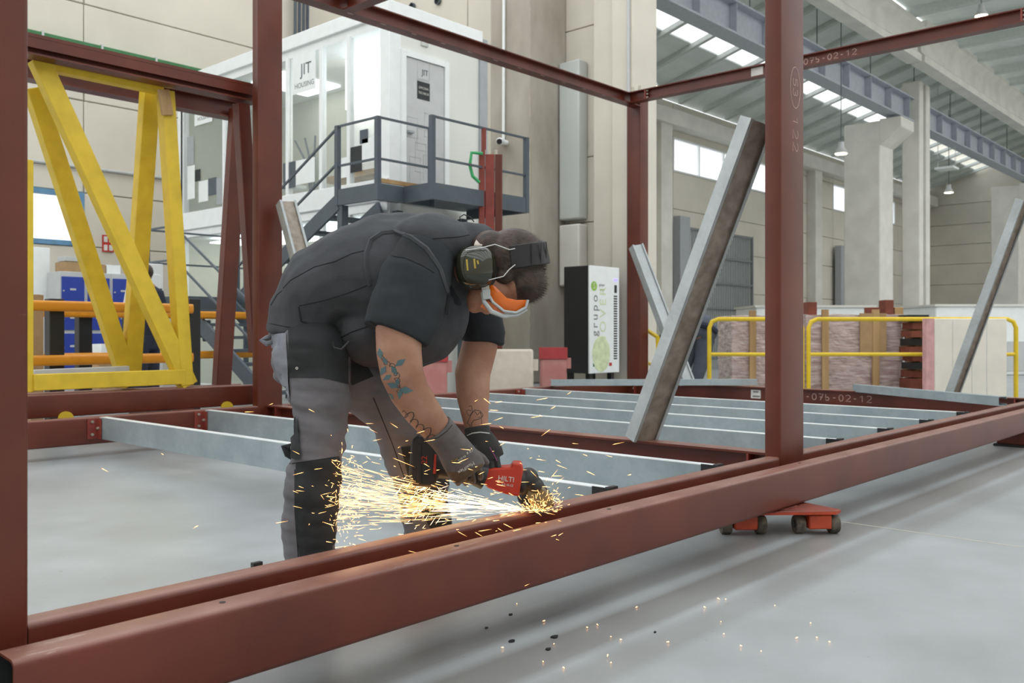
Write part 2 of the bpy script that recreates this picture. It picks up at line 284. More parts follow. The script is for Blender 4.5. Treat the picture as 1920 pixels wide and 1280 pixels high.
M = dict(
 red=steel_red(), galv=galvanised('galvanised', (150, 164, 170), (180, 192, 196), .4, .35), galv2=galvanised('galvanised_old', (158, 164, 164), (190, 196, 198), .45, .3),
 galv_lit=galvanised('galvanised_top_lit', (222, 228, 230), (240, 244, 244), .4, .1),  # galvanised steel with the light from above put into its colour
 rust=mat('weathered_channel', (164, 154, 142), .6, .1, scale=14, col2=(132, 122, 110)),
 cleat=mat('bright_red_plate', (134, 56, 46), .5, scale=12),
 bolt=mat('bolt_zinc', (190, 186, 172), .35, .7),
 floor=floor_mat(),
 wall=mat('cream_precast', (217, 212, 199), .85, var=.06, scale=.7, bump=.08, bscale=40),
 wall2=mat('grey_precast', (198, 202, 200), .85, var=.05, scale=.7),
 joint=mat('joint_dark', (176, 170, 158), .9),
 conc=mat('bare_concrete', (190, 185, 174), .9, scale=1.3, col2=(152, 145, 132), bump=.15, bscale=25, lo=.3, hi=.7, stretch=(1, 1, .45)),
 concw=mat('pale_concrete', (222, 220, 212), .9, var=.07, scale=1.4),
 roof=mat('white_roof_sheet', (222, 228, 224), .6, var=.05, scale=2),
 purlin=mat('grey_purlin', (200, 206, 202), .6, var=.05),
 crane=mat('grey_crane_steel', (172, 178, 186), .5, var=.06),
 green=mat('green_cable_tray', (60, 120, 74), .6),
 white=mat('white_panel', (240, 244, 244), .45, var=.02),
 offwhite=mat('office_panel', (222, 224, 218), .5, var=.03, scale=1),
 grey=mat('grey_panel', (166, 170, 174), .55, var=.04),
 slate=mat('slate_grey_steel', (80, 90, 98), .5, var=.06),
 dark=mat('black_plastic', (30, 31, 33), .5, var=.1),
 black=mat('black_print', (38, 42, 44), .6, var=.05),
 yellow=mat('yellow_paint', (222, 190, 50), .5, scale=7, col2=(206, 174, 44), lo=.3, hi=.6),
 yellow2=mat('bright_yellow_tube', (228, 196, 40), .4, var=.06),
 orange=mat('orange_rail', (226, 150, 30), .45, var=.06),
 blue=mat('locker_blue', (38, 62, 158), .45, var=.06),
 lgrey=mat('locker_grey', (196, 198, 198), .5, var=.03),
 card=mat('cardboard', (172, 142, 104), .85, var=.08),
 wood=mat('pine_wood', (190, 158, 112), .7, scale=5, col2=(160, 126, 84), stretch=(1, 1, .1)),
 skate=mat('skate_orange', (186, 68, 32), .5, scale=10, col2=(150, 54, 30)),
 skatetop=mat('skate_top', (140, 66, 48), .55, scale=7, col2=(110, 56, 46)),
 rubber=mat('grey_wheel', (112, 104, 90), .8, scale=30, col2=(70, 66, 60)),
 barw=mat('barrier_white', (206, 198, 184), .6, var=.06), barr=mat('barrier_red', (168, 52, 56), .6, var=.1), barp=mat('barrier_faded', (198, 146, 140), .7, scale=3, col2=(184, 120, 116)),
 film=mat('stretch_film', (204, 188, 184), .25, scale=7, col2=(166, 140, 136), stretch=(.6, .6, 5), bump=.5, bscale=14),
 plank=mat('pallet_red_wood', (120, 62, 46), .7, var=.2, scale=6),
 foam=mat('panel_foam', (226, 222, 210), .8, var=.05, scale=3), pink=mat('panel_pink', (206, 160, 160), .8),
 vest=mat('vest_charcoal', (63, 65, 69), .88, var=.16, scale=7, bump=.3, bscale=22),
 tee=mat('shirt_black', (36, 40, 44), .9, var=.12, scale=12, bump=.25, bscale=16),
 trou=mat('trouser_grey', (104, 102, 106), .9, var=.14, scale=9, bump=.4, bscale=16), trou2=mat('trouser_light', (126, 128, 136), .9, var=.14, scale=14, bump=.4, bscale=18),
 pad=mat('trouser_black', (40, 42, 44), .88, var=.15, scale=14, bump=.3, bscale=20),
 skin=mat('skin', (172, 130, 108), .55, scale=9, col2=(150, 104, 82), bump=.2, bscale=55), hair=mat('hair_brown', (74, 58, 47), .5, scale=40, col2=(44, 35, 29)),
 glove=mat('glove_grey', (98, 94, 94), .85, var=.12, scale=30), glove2=mat('glove_dark', (46, 46, 46), .8, var=.15, scale=30),
 muff=mat('muff_olive', (38, 40, 26), .12, var=.15, coat=.5), gold=mat('gold_print', (176, 150, 60), .5), steelw=mat('wire_steel', (190, 190, 186), .3, .9),
 lens=mat('orange_lens', (232, 112, 22), .12, var=.05, coat=.5), gog=mat('goggle_frame', (176, 182, 184), .2, var=.05, coat=.4), strap=mat('strap_white', (202, 196, 186), .8),
 tool=mat('tool_red', (186, 52, 30), .4, var=.1, scale=20), toolb=mat('tool_black', (34, 33, 33), .5, var=.1), guard=mat('guard_steel', (132, 122, 100), .4, .7, scale=20, col2=(92, 82, 64)),
 ink=mat('tattoo_ink', (58, 54, 54), .6), ink2=mat('tattoo_teal', (84, 112, 116), .6), print=mat('white_print', (214, 212, 206), .7), seam=mat('seam_thread', (34, 36, 39), .9),
 chalk=mat('chalk', (206, 176, 166), .9), paper=mat('paper_label', (222, 220, 216), .7), glass=glass('clear_glass', (214, 226, 226), .14), pane=glass('window_pane', (240, 246, 250), .18),
 spark=emit('spark', (255, 184, 108), 3.2), spark2=emit('spark_hot', (255, 216, 164), 3.4), gatec=mat('gate_grey', (128, 132, 134), .6, var=.05), lamp=emit('lamp_disc', (255, 236, 196), 9.0), tubel=emit('light_tube', (255, 244, 222), 14.0), glow_fill=emit('office_fill_glow', (244, 250, 252), 1.1), led=emit('blue_led', (90, 80, 255), 2.5),
 office=mat('office_interior', (206, 204, 186), .8, var=.03), lime=mat('lime_print', (150, 196, 74), .6), limep=mat('pale_lime_print', (214, 226, 184), .6), gprint=mat('grey_print', (120, 122, 124), .6), lgprint=mat('light_grey_print', (190, 192, 190), .6),
 navy=mat('navy_cloth', (40, 46, 62), .85), denim=mat('slate_cloth', (82, 88, 100), .85), redp=mat('red_print', (190, 44, 44), .6), greenst=mat('green_strap', (64, 170, 104), .6))

# ================================================================== THE HALL
YW, XP, XE = 17.2, 14.3, 54.0
fl = MB().box(-12, 75, -12, 30, -.2, 0).build('floor', M['floor']); tag(fl, kind='structure')
# saw-cut joints in the slab, filled with pale dust
jt = MB()
for x in (4.62, 12.2, 20): jt.box(x-.004, x+.004, -6, 17, .0003, .0012)
jo = jt.build('floor_joint', mat('joint_dust', (196, 192, 180), .9), fl)

def panel_wall(name, axis, pos, cols, rows, m, holes=(), depth=.18, backing=True):
    """wall of separate precast panels; axis 'y' = plane y=pos facing -y, 'x' = plane x=pos facing -x"""
    mb = MB(); g = .018
    if axis == 'y':
        for i in range(len(cols)-1):
            for j in range(len(rows)-1):
                if (i, j) not in holes: mb.box(cols[i], cols[i+1], pos+.05, pos+depth, rows[j], rows[j+1])
    else: mb.box(pos+.05, pos+depth, cols[0], cols[-1], rows[0], rows[-1])
    wl = mb.build(name, M['joint']); tag(wl, kind='structure')
    for i in range(len(cols)-1):
        for j in range(len(rows)-1):
            if (i, j) in holes: continue
            a, b, c, d = cols[i]+g/2, cols[i+1]-g/2, rows[j]+g/2, rows[j+1]-g/2
            p = MB()
            if axis == 'y': p.box(a, b, pos, pos+.06, c, d)
            else: p.box(pos, pos+.06, a, b, c, d)
            p.build('panel', m, wl, bevel=.012, seg=1)
    return wl
lc = [-3, 3.6, 7.19, 14.3]; lr = [0, 2.57, 3.56, 4.0, 5.26, 7.05, 9.6]
panel_wall('wall_back', 'y', YW, lc, lr, M['wall'], {(1, 1)})
rc = [14.3, 20.8, 27.3, 36.2, 40.8, 48.6, 54.2]; rw = [0, 2.5, 4.0, 5.3, 6.6, 7.8, 9.0]
panel_wall('wall_back_right', 'y', YW, rc, rw, M['wall'], {(2, 4), (4, 4)})
panel_wall('wall_middle', 'x', XP, [10.64, 12.2, 14.3, 17.2], [0, 1.8, 3.15, 4.43, 7.0, 9.6, 11.2], M['wall'])
panel_wall('wall_end', 'x', XE, [-8, 0, 8, 17.2], [0, 1.4, 2.55, 3.66, 4.78, 5.86, 6.97, 8.1, 10.5, 12.5], M['wall'])
for nm_w, bx_ in (('wall_front', (-12, 76, -14.3, -14.1, 0, 11.2)), ('wall_left', (-12.3, -12.1, -14, 17.2, 0, 11.2))):
    tag(MB().box(*bx_).build(nm_w, M['wall']), kind='structure')
def window(name, x0, x1, z0, z1, n, m, fr, tk=.07):
    f = MB(); y0, y1 = YW-.02, YW+.12
    f.box(x0, x1, y0, y1, z0, z0+tk).box(x0, x1, y0, y1, z1-tk, z1).box(x0, x0+tk, y0, y1, z0+tk, z1-tk).box(x1-tk, x1, y0, y1, z0+tk, z1-tk)
    o = tag(f.build(name, M[fr]), kind='structure'); p = (x1-x0)/n
    for i in range(1, n): MB().box(x0+i*p-tk/2, x0+i*p+tk/2, y0+.02, y1-.02, z0+tk, z1-tk).build('window_mullion', M[fr], o)
    for i in range(n): MB().box(x0+i*p+.04, x0+(i+1)*p-.04, YW+.04, YW+.05, z0+.05, z1-.05).build('window_pane', M['pane'], o)
    return o
M['bluef'] = mat('blue_frame', (104, 150, 186), .5)
window('window_1', 3.6, 7.19, 2.57, 3.56, 2, None, 'bluef', .09)
window('window_2', 27.3, 36.2, 6.6, 7.8, 5, None, 'white', .06)
window('window_3', 40.8, 48.6, 6.6, 7.8, 5, None, 'white', .06)
# eaves beam along the windowed wall and slanted pilasters
eb = MB().bar((14.5, YW-.25, 8.3), (54, YW-.25, 8.3), .5, .55).build('trim_1', M['concw'], bevel=.03); tag(eb, kind='structure')
tg = MB().bar((-3, YW-.075, 6.28), (13, YW-.075, 6.28), .12, .06)
tray = tg.build('cable_tray', M['green']); tag(tray, 'green cable tray running high along the cream wall above the yellow trestle', 'cable tray')
for i in range(14):
    MB().box(-2+i*1.05, -1.96+i*1.05, YW-.14, YW-.003, 6.22, 6.34).build('clip', M['lgrey'], tray)
pp = MB().tube([(2, YW-.05, 4.02), (9.2, YW-.05, 4.02), (9.45, YW-.05, 3.9), (9.5, YW-.05, 3.6), (9.5, YW-.05, 0)], .03)
tag(pp.build('wall_conduit', M['lgrey'], smooth=True), 'grey conduit running along the cream wall and bending down beside the yellow trestle', 'conduit')
for x, z in ((26.3, 7.9), (38.4, 7.9), (51.5, 7.9)):
    pl = MB().box(x-.35, x+.35, YW-.4, YW, 0, 8.2).build('trim_2', M['concw'], bevel=.02); tag(pl, kind='structure')

# ---- roof over the hall: sheets between purlins, a strip of skylights left open
def rz(y): return 9.0 + .28*(YW - y) if y > 10.2 else 10.96
roof = MB(); XS = 16.0
for y0, y1 in ((14.75, YW+.2), (10.2, 13.4)):
    roof.prism([(XS, y0, rz(y0)+.15), (XS, y1, rz(y1)+.15), (XS, y1, rz(y1)+.2), (XS, y0, rz(y0)+.2)], (60, 0, 0))
roof.box(16, 76, 6.6, 10.2, 11.25, 11.3)
for k in range(20): roof.box(16+3*k, 16.6+3*k, -14, 6.6, 11.25, 11.3)
for x0, x1 in ((-12, -10.5), (-8, -7.2), (-5, -4.2), (-2, -1.2), (1, 1.8), (4, 4.8), (7, 7.8), (10, 10.8), (13, 13.8)):
    roof.box(x0, x1, -14, YW, 11.25, 11.3)
rf = roof.build('ceiling', M['roof']); tag(rf, kind='structure')
pm = MB().prism([(0, 10.2, rz(10.21)), (0, YW, rz(YW)), (0, YW, rz(YW)+.15), (0, 10.2, rz(10.21)+.15)], (.16, 0, 0))
pr0 = pm.build('purlin', M['purlin'], rf); pr0.location.x = 16.3
for k in range(1, 26): share(pr0, 'purlin', rf, (k*1.62, 0, 0))
pm = MB().box(0, .2, -14, 10.2, 10.95, 11.25)
pr1 = pm.build('purlin', M['purlin'], rf); pr1.location.x = 16.6
for k in range(1, 19): share(pr1, 'purlin', rf, (k*2.2, 0, 0))
# skylight sheets
sk = MB().prism([(0, 13.4, rz(13.4)+.17), (0, 14.75, rz(14.75)+.17), (0, 14.75, rz(14.75)+.18), (0, 13.4, rz(13.4)+.18)], (1.4, 0, 0))
s0 = sk.build('skylight_pane', M['pane'], rf); s0.location.x = 16.5
for k in range(1, 25): share(s0, 'skylight_pane', rf, (k*1.62, 0, 0))
# concrete roof girder
def girder(x0, x1, y, z0, z1, name_label):
    g = MB().sweep([(-.22, z0), (.22, z0), (.22, z0+.22), (.1, z0+.36), (.1, z1-.3), (.3, z1-.16), (.3, z1), (-.3, z1), (-.3, z1-.16), (-.1, z1-.3), (-.1, z0+.36), (-.22, z0+.22)], (x0, y, 0), (x1, y, 0)).build('roof_girder', M['concw'])
    return tag(g, name_label, 'girder', 'concrete girders under the roof')
girder(15, 30.6, 10.2, 9.7, 10.9, 'cream concrete roof girder passing above the post numbered 53')
girder(30.9, 54, 10.2, 9.75, 11.1, 'cream concrete roof girder running to the far right corner beyond the corbel column')
cr = thing('crane_runway', 'grey steel crane runway beam with stiffener plates below the roof', 'crane beam', (31, 11.3, 8.35))
MB().sweep(ibeam(.5, .85, .05, .03), (15, 11.3, 8.78), (54, 11.3, 8.78)).build('girder', M['crane'], cr)
MB().bar((15, 11.3, 9.24), (54, 11.3, 9.24), .12, .08).build('rail', M['lgrey'], cr)
MB().bar((15, 11.62, 9.35), (54, 11.62, 9.35), .07, .07).build('cable_duct', M['green'], cr)
st0 = MB().box(0, .03, 11.08, 11.28, 8.41, 9.15).build('stiffener', M['crane'], cr); st0.location.x = 17 - 31
st0.location = Vector((17, 0, 0))
for k in range(1, 22): share(st0, 'stiffener', cr, (k*1.75, 0, 0))
for k in range(9): MB().cyl((18+k*4.2, 11.62, 9.35), (18+k*4.2, 11.62, 11.2), .015, 6).build('hanger', M['slate'], cr)

# ---- columns
def column(label, x, y, w, z, m, corbel=None):
    c = thing('concrete_column', label, 'column', (x+w/2, y+w/2, 0))
    MB().box(x, x+w, y, y+w, 0, z).build('shaft', m, c, bevel=.04)
    if corbel:
        MB().prism([(x, y+.02, corbel-.9), (x, y-.7, corbel-.35), (x, y-.7, corbel), (x, y+.02, corbel)], (w, 0, 0)).build('corbel', m, c, bevel=.02)
    return c
col1 = column('massive stained concrete column behind the head of the man grinding', 13.2, 11.49, 1.08, 11, M['conc'])
MB().tube([QX(945, -40, 13.16), QX(944, 262, 13.16)], .03).build('white_conduit', M['white'], col1)
MB().cyl(QX(994, -40, 13.17), QX(993, 660, 13.17), .012, 6).build('drip_edge', M['joint'], col1)
column('pale concrete column with corbel under the crane beam, right of the post numbered 53', 31.4, 11.6, 1.25, 8.2, M['concw'], 8.25)
column('pale concrete column cut by the right edge of the picture', 49.5, 11.6, 1.25, 8.2, M['concw'], 8.25)
uc = thing('slim_pillar', 'slim white twin pillar right beside the corbel column', 'pillar', (33.6, 11.2, 0))
for k, x in enumerate((33.2, 33.9)): MB().box(x, x+.42, 10.9, 11.5, 0, 9.8).build('pillar_half', M['concw'], uc, bevel=.03)
pil = thing('corner_pilaster', 'beige precast pilaster with pipes just left of the corner post', 'pilaster', (14.2, 10.2, 0))
MB().box(13.9, 14.7, 9.62, 10.1, 0, 11.5).build('shaft', M['wall'], pil, bevel=.02)
MB().box(14.0, 14.4, 10.1, 10.6, 0, 11.5).build('rib', M['wall'], pil, bevel=.02)
MB().cyl(QX(1141, -60, 14.1), QX(1141, 700, 14.1), .035, 8).build('pipe', M['white'], pil)
MB().cyl(QX(1178, -60, 13.86), QX(1178, 700, 13.86), .03, 8).build('pipe', M['lgrey'], pil)
# ducts on the partition wall
dd = Q(1060, 400, 18.2)
du = MB().box(14.0, 14.28, 10.95, 11.45, 3.2, 6.3).build('wall_duct', M['wall2'], bevel=.03); tag(du, 'tall pale grey box duct on the wall right of the stained column', 'duct')
d2 = MB().box(14.0, 14.28, 10.95, 11.45, 1.9, 3.1).build('wall_cabinet', M['concw'], bevel=.03); tag(d2, 'pale wall cabinet under the grey duct beside the stained column', 'cabinet')
for k, (u, v) in enumerate(((774, 13), (822, 2))):
    p = QX(u, v, 14.28); vt = thing('wall_vent', ['round dark vent hole in the wall above the office roof, lower left one', 'round dark vent hole in the wall above the office roof, upper right one'][k], 'vent', p, 'vent holes')
    MB().lathe(p, (-1, 0, 0), [(.09, 0), (.09, .05), (.075, .05), (.075, .01)]).build('rim', M['slate'], vt); MB().lathe(p, (-1, 0, 0), [(.072, 0), (.072, .012)]).build('opening', M['dark'], vt)
# gates in the windowed wall
def gate(x0, x1, z, label, npost):
    g = thing('mesh_gate', label, 'gate', ((x0+x1)/2, YW-.2, 0), 'barred gates under the high windows')
    y = YW-.25; n = 5
    MB().box(x0, x0+.08, y-.05, y+.05, 0, z).box(x1-.08, x1, y-.05, y+.05, 0, z).build('gate_frame', M['gatec'], g)
    for k in range(n+1): MB().box(x0+.08, x1-.08, y-.03, y+.03, k*(z-.08)/n, k*(z-.08)/n+.07).build('rail', M['gatec'], g)
    b = MB(); x = x0+.2
    while x < x1-.1: b.box(x, x+.025, y-.012, y+.012, .05, z-.1); x += .13
    tag(b.build('bars', M['gatec'], g), kind='stuff')
    MB().box(x0+.08, x1-.08, y+.08, y+.12, 0, z).build('backing', M['wall2'], g)
    MB().box(x0-.75, x0-.1, y-.2, y+.1, 0, z+.3).build('side_post', M['grey'], g, bevel=.02)
gate(27.8, 32.6, 4.7, 'grey barred gate below the high window left of the leaning channel', 5)
gate(41.4, 47, 4.65, 'grey barred gate between the numbered post and the corbel column', 5)
pb = thing('pipe_bundle', 'bundle of dark pipes climbing the wall left of the office roof', 'pipes', QY(555, 60, YW-.1))
for u, m_ in ((545, 'slate'), (553, 'denim'), (561, 'slate'), (568, 'denim')):
    q = QY(u, 30, YW-.1); MB().cyl((q.x, YW-.22, 4.0), (q.x+.05, YW-.22, 9.4), .035, 8).build('pipe', M[m_], pb)
# high-bay lamps
def lamp(u, v, d, label, top):
    p = Q(u, v, d); top = rz(p.y) + .15; l = thing('high_bay_lamp', label, 'lamp', p, 'pendant lamps of the hall'); r = .18
    MB().lathe(p, UP, [(r, 0), (r*1.06, .03), (r*.7, .14), (.09, .2), (.09, .34)], 20).build('reflector', M['lgrey'], l, smooth=True)
    MB().lathe(p - Vector((0, 0, .012)), UP, [(r*.93, 0), (r*.93, .01)], 20).build('light_disc', M['lamp'], l)
    MB().cyl(p + Vector((0, 0, .33)), Vector((p.x, p.y, top)), .014, 6).build('cable', M['slate'], l)
lamp(1577, 288, 27, 'lit pendant lamp right of the numbered post, below the crane beam', 9.9)
lamp(1779, 361, 39, 'small lit pendant lamp in front of the far end wall', 9.9)
lamp(1840, 30, 27, 'large lit pendant lamp at the top right corner', 11.0)
lamp(1217, 163, 19, 'lit pendant lamp beside the top of the corner post', 10.0)
hb = thing('hanging_light_panel', 'flat white light panel hanging on thin wires under the far roof', 'lamp', Q(1775, 318, 36))
p = Q(1775, 318, 36); MB().box(p.x-.35, p.x+.35, p.y-.35, p.y+.35, p.z, p.z+.08).build('panel_body', M['white'], hb)
for dx in (-.25, .25): MB().cyl(p + Vector((dx, -dx, .08)), Vector((p.x+dx, p.y-dx, rz(p.y-dx)+.15)), .012, 6).build('wire', M['lgrey'], hb)

# ================================================================== THE STEEL MODULE
ZT, ZB = .31, .127
YO, YO2, YI, YI2, YF = 1.975, 2.077, 2.21, 2.29, 7.263
XC, XT = 4.735, 10.388
ZTT, ZTB = 4.28, 4.135
# loose outer tube in front
ob = thing('steel_tube_beam', 'long red oxide steel tube in the foreground with an open left end', 'beam', (4, 2.03, ZB))
xl = QY(26, 1240, YO).x
prof = rrect(YO2-YO, ZT-ZB, .016, 4)
outer = [(x, y) for x, y in prof]; inn = [(x*.88, y*.94) for x, y in prof]; n = len(prof)
tb = MB(); p0, p1 = Vector((xl, (YO+YO2)/2, (ZT+ZB)/2)), Vector((12.6, (YO+YO2)/2, (ZT+ZB)/2))
tb.sweep(outer, p0, p1, caps=False)
a0 = len(tb.v); tb.sweep(inn, p0, p0 + Vector((4, 0, 0)), mi=1, caps=False)
for i in range(n):
    j = (i+1) % n; tb.f.append((i, j, a0+j, a0+i)); tb.m.append(0)
tb.f.append(tuple(range(a0+n, a0+2*n))); tb.m.append(1)
tb.f.append(tuple(range(n, 2*n))); tb.m.append(0)
tb.build('tube', [M['red'], mat('tube_inside_shade', (34, 36, 38), .8)], ob, smooth=True)  # inside of the tube coloured near black for the shade in it
for u, v in ((417, 1129), (856, 1023), (1142, 954), (1499, 868)):
    p = QZ(u, v, ZT); MB().lathe(p, UP, [(.008, 0), (.008, .0012)], 12).build('drilled_hole', M['dark'], ob)

fr = thing('steel_module_frame', 'red oxide steel module frame around the man grinding, with galvanised floor joists', 'steel frame', (XC, 4.7, ZB))
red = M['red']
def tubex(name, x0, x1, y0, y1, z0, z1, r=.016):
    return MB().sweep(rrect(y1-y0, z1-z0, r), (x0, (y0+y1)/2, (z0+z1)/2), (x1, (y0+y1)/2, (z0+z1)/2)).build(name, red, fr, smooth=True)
PX = {}
def post(x0, x1, y0, y1, z1, z0=ZB):
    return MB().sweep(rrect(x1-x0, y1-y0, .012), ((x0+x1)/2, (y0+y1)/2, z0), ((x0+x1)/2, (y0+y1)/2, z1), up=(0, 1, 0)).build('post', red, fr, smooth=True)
x4a, x4b = QY(1462, 857, YI).x, QY(1506, 842, YI).x
x1b = QY(57, 1150, YI2).x; x1b = .80
post(x1b-.287, x1b, YI-.005, YI2+.004, ZTT)
p4 = post(x4a, x4b, YI-.005, YI2+.009, ZTT)
post(XT+.0, XT+.29, YI-.005, YI2+.009, ZTT)
tubex('inner_beam', x1b, x4a, YI, YI2, ZB, ZT); tubex('inner_beam', x4b, XT, YI, YI2, ZB, ZT)
x2a = QY(484, 600, YF).x; x2b = QY(530, 600, YF).x
post(x2a, x2b, YF, YF+.1, ZTT+.02)
x3a = QY(1200, 600, YF).x; x3b = QY(1208.5, 600, YF).x
x3c = QX(1175, 400, x3a)
post(x3a, x3b + .1, YF, x3c.y, ZTT+.05)
tubex('far_beam', .4, x2a, YF, YF+.1, ZB-.03, ZT); tubex('far_beam', x2b, x3a, YF, YF+.1, ZB-.03, ZT)
# bottom and top cross beams
for x in (XC, XT):
    MB().sweep(ibeam(.13, ZT-ZB, .013, .01), (x, YI2, (ZT+ZB)/2), (x, YF, (ZT+ZB)/2)).build('floor_cross_beam', red, fr)
    for y in (YI2+.17, YF-.14):
        MB().box(x-.064, x+.0, y-.006, y+.006, ZB+.013, ZT-.013).build('end_plate', M['cleat'], fr)
        b = fr.children[-1]
        MB().lathe((x-.03, y-.03*(1 if y < 4 else -1), .22), (0, 1 if y > 4 else -1, 0), [(.014, -.02), (.014, .012)], 6).build('bolt', M['bolt'], b)
MB().sweep(ibeam(.15, ZTT-ZTB, .012, .01), (x2b, YF+.05, (ZTT+ZTB)/2), (x3a, YF+.05, (ZTT+ZTB)/2)).build('roof_beam', red, fr)
MB().sweep(ibeam(.13, ZTT-ZTB, .012, .01), (XT+.05, YI2, (ZTT+ZTB)/2), (XT+.05, YF, (ZTT+ZTB)/2)).build('roof_beam', red, fr)
xk = QY(650, 14, YF).x
MB().sweep(ibeam(.13, ZTT-ZTB, .012, .01), (xk, YI2, (ZTT+ZTB)/2), (xk, YF-.02, (ZTT+ZTB)/2)).build('roof_cross_beam', red, fr)
sl = MB().box(0, .06, YF-.027, YF-.024, ZTB-.0, ZTB+.0)  # slots under the roof beam flange
for k, x in enumerate([x2b+.75+i*.42 for i in range(11)]):
    if x < x3a-.1: MB().box(x, x+.07, YF-.002, YF+.012, ZTB-.0012, ZTB+.0).build('slot', M['chalk'], fr)
for x in (XT+.05,):
    for y in (YF-.28, YI2+.12):
        MB().box(x-.064, x+.064, y-.008, y+.008, ZTB+.0, ZTT).build('end_plate', M['cleat'], fr); b = fr.children[-1]
        for k in range(3):
            MB().lathe((x-.04, y-.01, ZTB+.03+k*.045), (0, -1, 0), [(.012, 0), (.012, .03)], 6).build('bolt', M['bolt'], b)
for dy in (.03, .14): MB().cyl((x3a+.03, YF+dy, ZTT+.04), (x3a+.03, YF+dy, ZTT+.16), .02, 8).build('stud', M['bolt'], fr)
# galvanised joists, overhead light painted into the top flange, bolted to red cleats
jx = [('a', 3.145), ('b', 4.046), ('c', 5.549), ('d', 6.402), ('e', 7.25), ('f', 8.16)]
def joist(x):
    h = .172; z = ZT-h
    j = MB().sweep([(a, b) for a, b in cchan(.055, h-.003, .003, .014)], (x+.0275, YI2+.03, z+h/2), (x+.0275, YF-.03, z+h/2)).build('floor_joist', M['galv'], fr)
    MB().box(x-.001, x+.056, YI2+.03, YF-.03, ZT-.0032, ZT+.0004).build('top_flange', M['galv_lit'], j)
    c = MB().box(x-.012, x-.004, YF-.075, YF, ZT-.17, ZT-.012).box(x-.085, x-.004, YF-.01, YF-.001, ZT-.17, ZT-.012).build('cleat', M['cleat'], fr)
    for dx, y, z2, ax in ((-.05, YF-.01, ZT-.035, (0, -1, 0)), (-.05, YF-.01, ZT-.135, (0, -1, 0)), (-.012, YF-.04, ZT-.085, (-1, 0, 0))):
        MB().lathe((x+dx, y, z2), ax, [(.012, 0), (.012, .012), (.006, .012), (.006, .02)], 8).build('bolt', M['bolt'], c)
    c2 = MB().box(x-.012, x-.004, YI2, YI2+.09, ZT-.16, ZT+.004).box(x+.0, x+.06, YI2+.004, YI2+.028, ZT-.01, ZT+.006).build('cleat', M['dark'], fr)
for _, x in jx: joist(x)
# ground stub visible behind the near tube, left
q = QY(470, 1056, YI2+.02); MB().box(q.x, q.x+.03, YI2+.005, YI2+.02, ZB, ZT+.004).build('cleat', M['dark'], fr)
# chalk numbers on the post and the cross beams
def strokes(name, polys, org, xd, yd, scale, wd, parent, m):
    xd, yd = Vector(xd).normalized(), Vector(yd).normalized(); nn = xd.cross(yd); mb = MB()
    for pl in polys: ribbon(mb, [Vector(org) + xd*x*scale + yd*y*scale + nn*.0006 for x, y in pl], wd, nn)
    return tag(mb.build(name, m, parent, flipfix=False), kind='stuff')
circ = lambda cx, cy, rx, ry, a0=0, a1=360, k=20: [(cx+rx*math.cos(math.radians(a0+(a1-a0)*i/k)), cy+ry*math.sin(math.radians(a0+(a1-a0)*i/k))) for i in range(k+1)]
five = [[(.8, 1), (.1, 1), (.05, .55)], [(.05, .55)] + circ(.35, .3, .42, .32, 100, -140)]
three = [circ(.35, .75, .35, .27, 150, -90), circ(.35, .26, .4, .3, 90, -150)]
two = [circ(.4, .72, .36, .28, 160, -30) + [(.05, 0), (.85, 0)]]
one = [[(.1, .75), (.45, 1), (.45, 0)]]
zero = [circ(.4, .5, .34, .5)]
seven = [[(.05, 1), (.8, 1), (.3, 0)], [(.2, .5), (.7, .5)]]
bb = [[(.1, 1), (.1, 0)], circ(.36, .27, .28, .27)]
dash = [[(.2, .45), (.6, .45)]]
def word(gl):
    out = []
    for i, g in enumerate(gl): out += [[(x + i*1.12, y) for x, y in pl] for pl in g]
    return out
xm = x4a + .60*(x4b-x4a)
def pp4(v): return QY(1484, v, YI-.0053)
strokes('chalk_number', word([five, three]), (xm-.02, YI-.0052, pp4(144).z), (0, 0, -1), (1, 0, 0), .05, .0035, p4, M['chalk'])
strokes('chalk_circle', [circ(0, 0, .112, .06, k=28)], (xm+.005, YI-.0052, pp4(161).z), (0, 0, -1), (1, 0, 0), 1, .0035, p4, M['chalk'])
strokes('chalk_number', word([one, two, two]), (xm-.025, YI-.0052, pp4(216).z), (0, 0, -1), (1, 0, 0), .062, .0035, p4, M['chalk'])
xb = [c for c in fr.children if c.name.startswith('floor_cross_beam')][1]
o = QX(1510, 752, XT-.006)
strokes('chalk_number', word([dash, zero, seven, bb, dash, zero, two, dash, one, two]), (XT-.006, o.y, .185), (0, -1, 0), (0, 0, 1), .072, .007, xb, M['chalk'])
o = QX(1408, 745, XT-.007); MB().box(XT-.0075, XT-.006, o.y-.13, o.y+.0, .165, .27).build('paper_label', M['paper'], xb)
MB().box(XT-.0079, XT-.0075, o.y-.1, o.y-.03, .235, .255).box(XT-.0079, XT-.0075, o.y-.12, o.y-.02, .18, .2).build('label_print', M['gprint'], xb)
tbm = [c for c in fr.children if c.name.startswith('roof_beam')][1]
o = QX(1507, 117, XT+.043)
strokes('chalk_number', word([zero, seven, bb, dash, zero, two, dash, one, two]), (XT+.043, o.y, 4.175), (0, -1, 0), (0, 0, 1), .065, .008, tbm, M['chalk'])
o = QX(1404, 132, XT-.02); MB().box(XT+.04, XT+.044, o.y-.16, o.y+.0, 4.152, 4.262).build('paper_label', M['paper'], tbm)

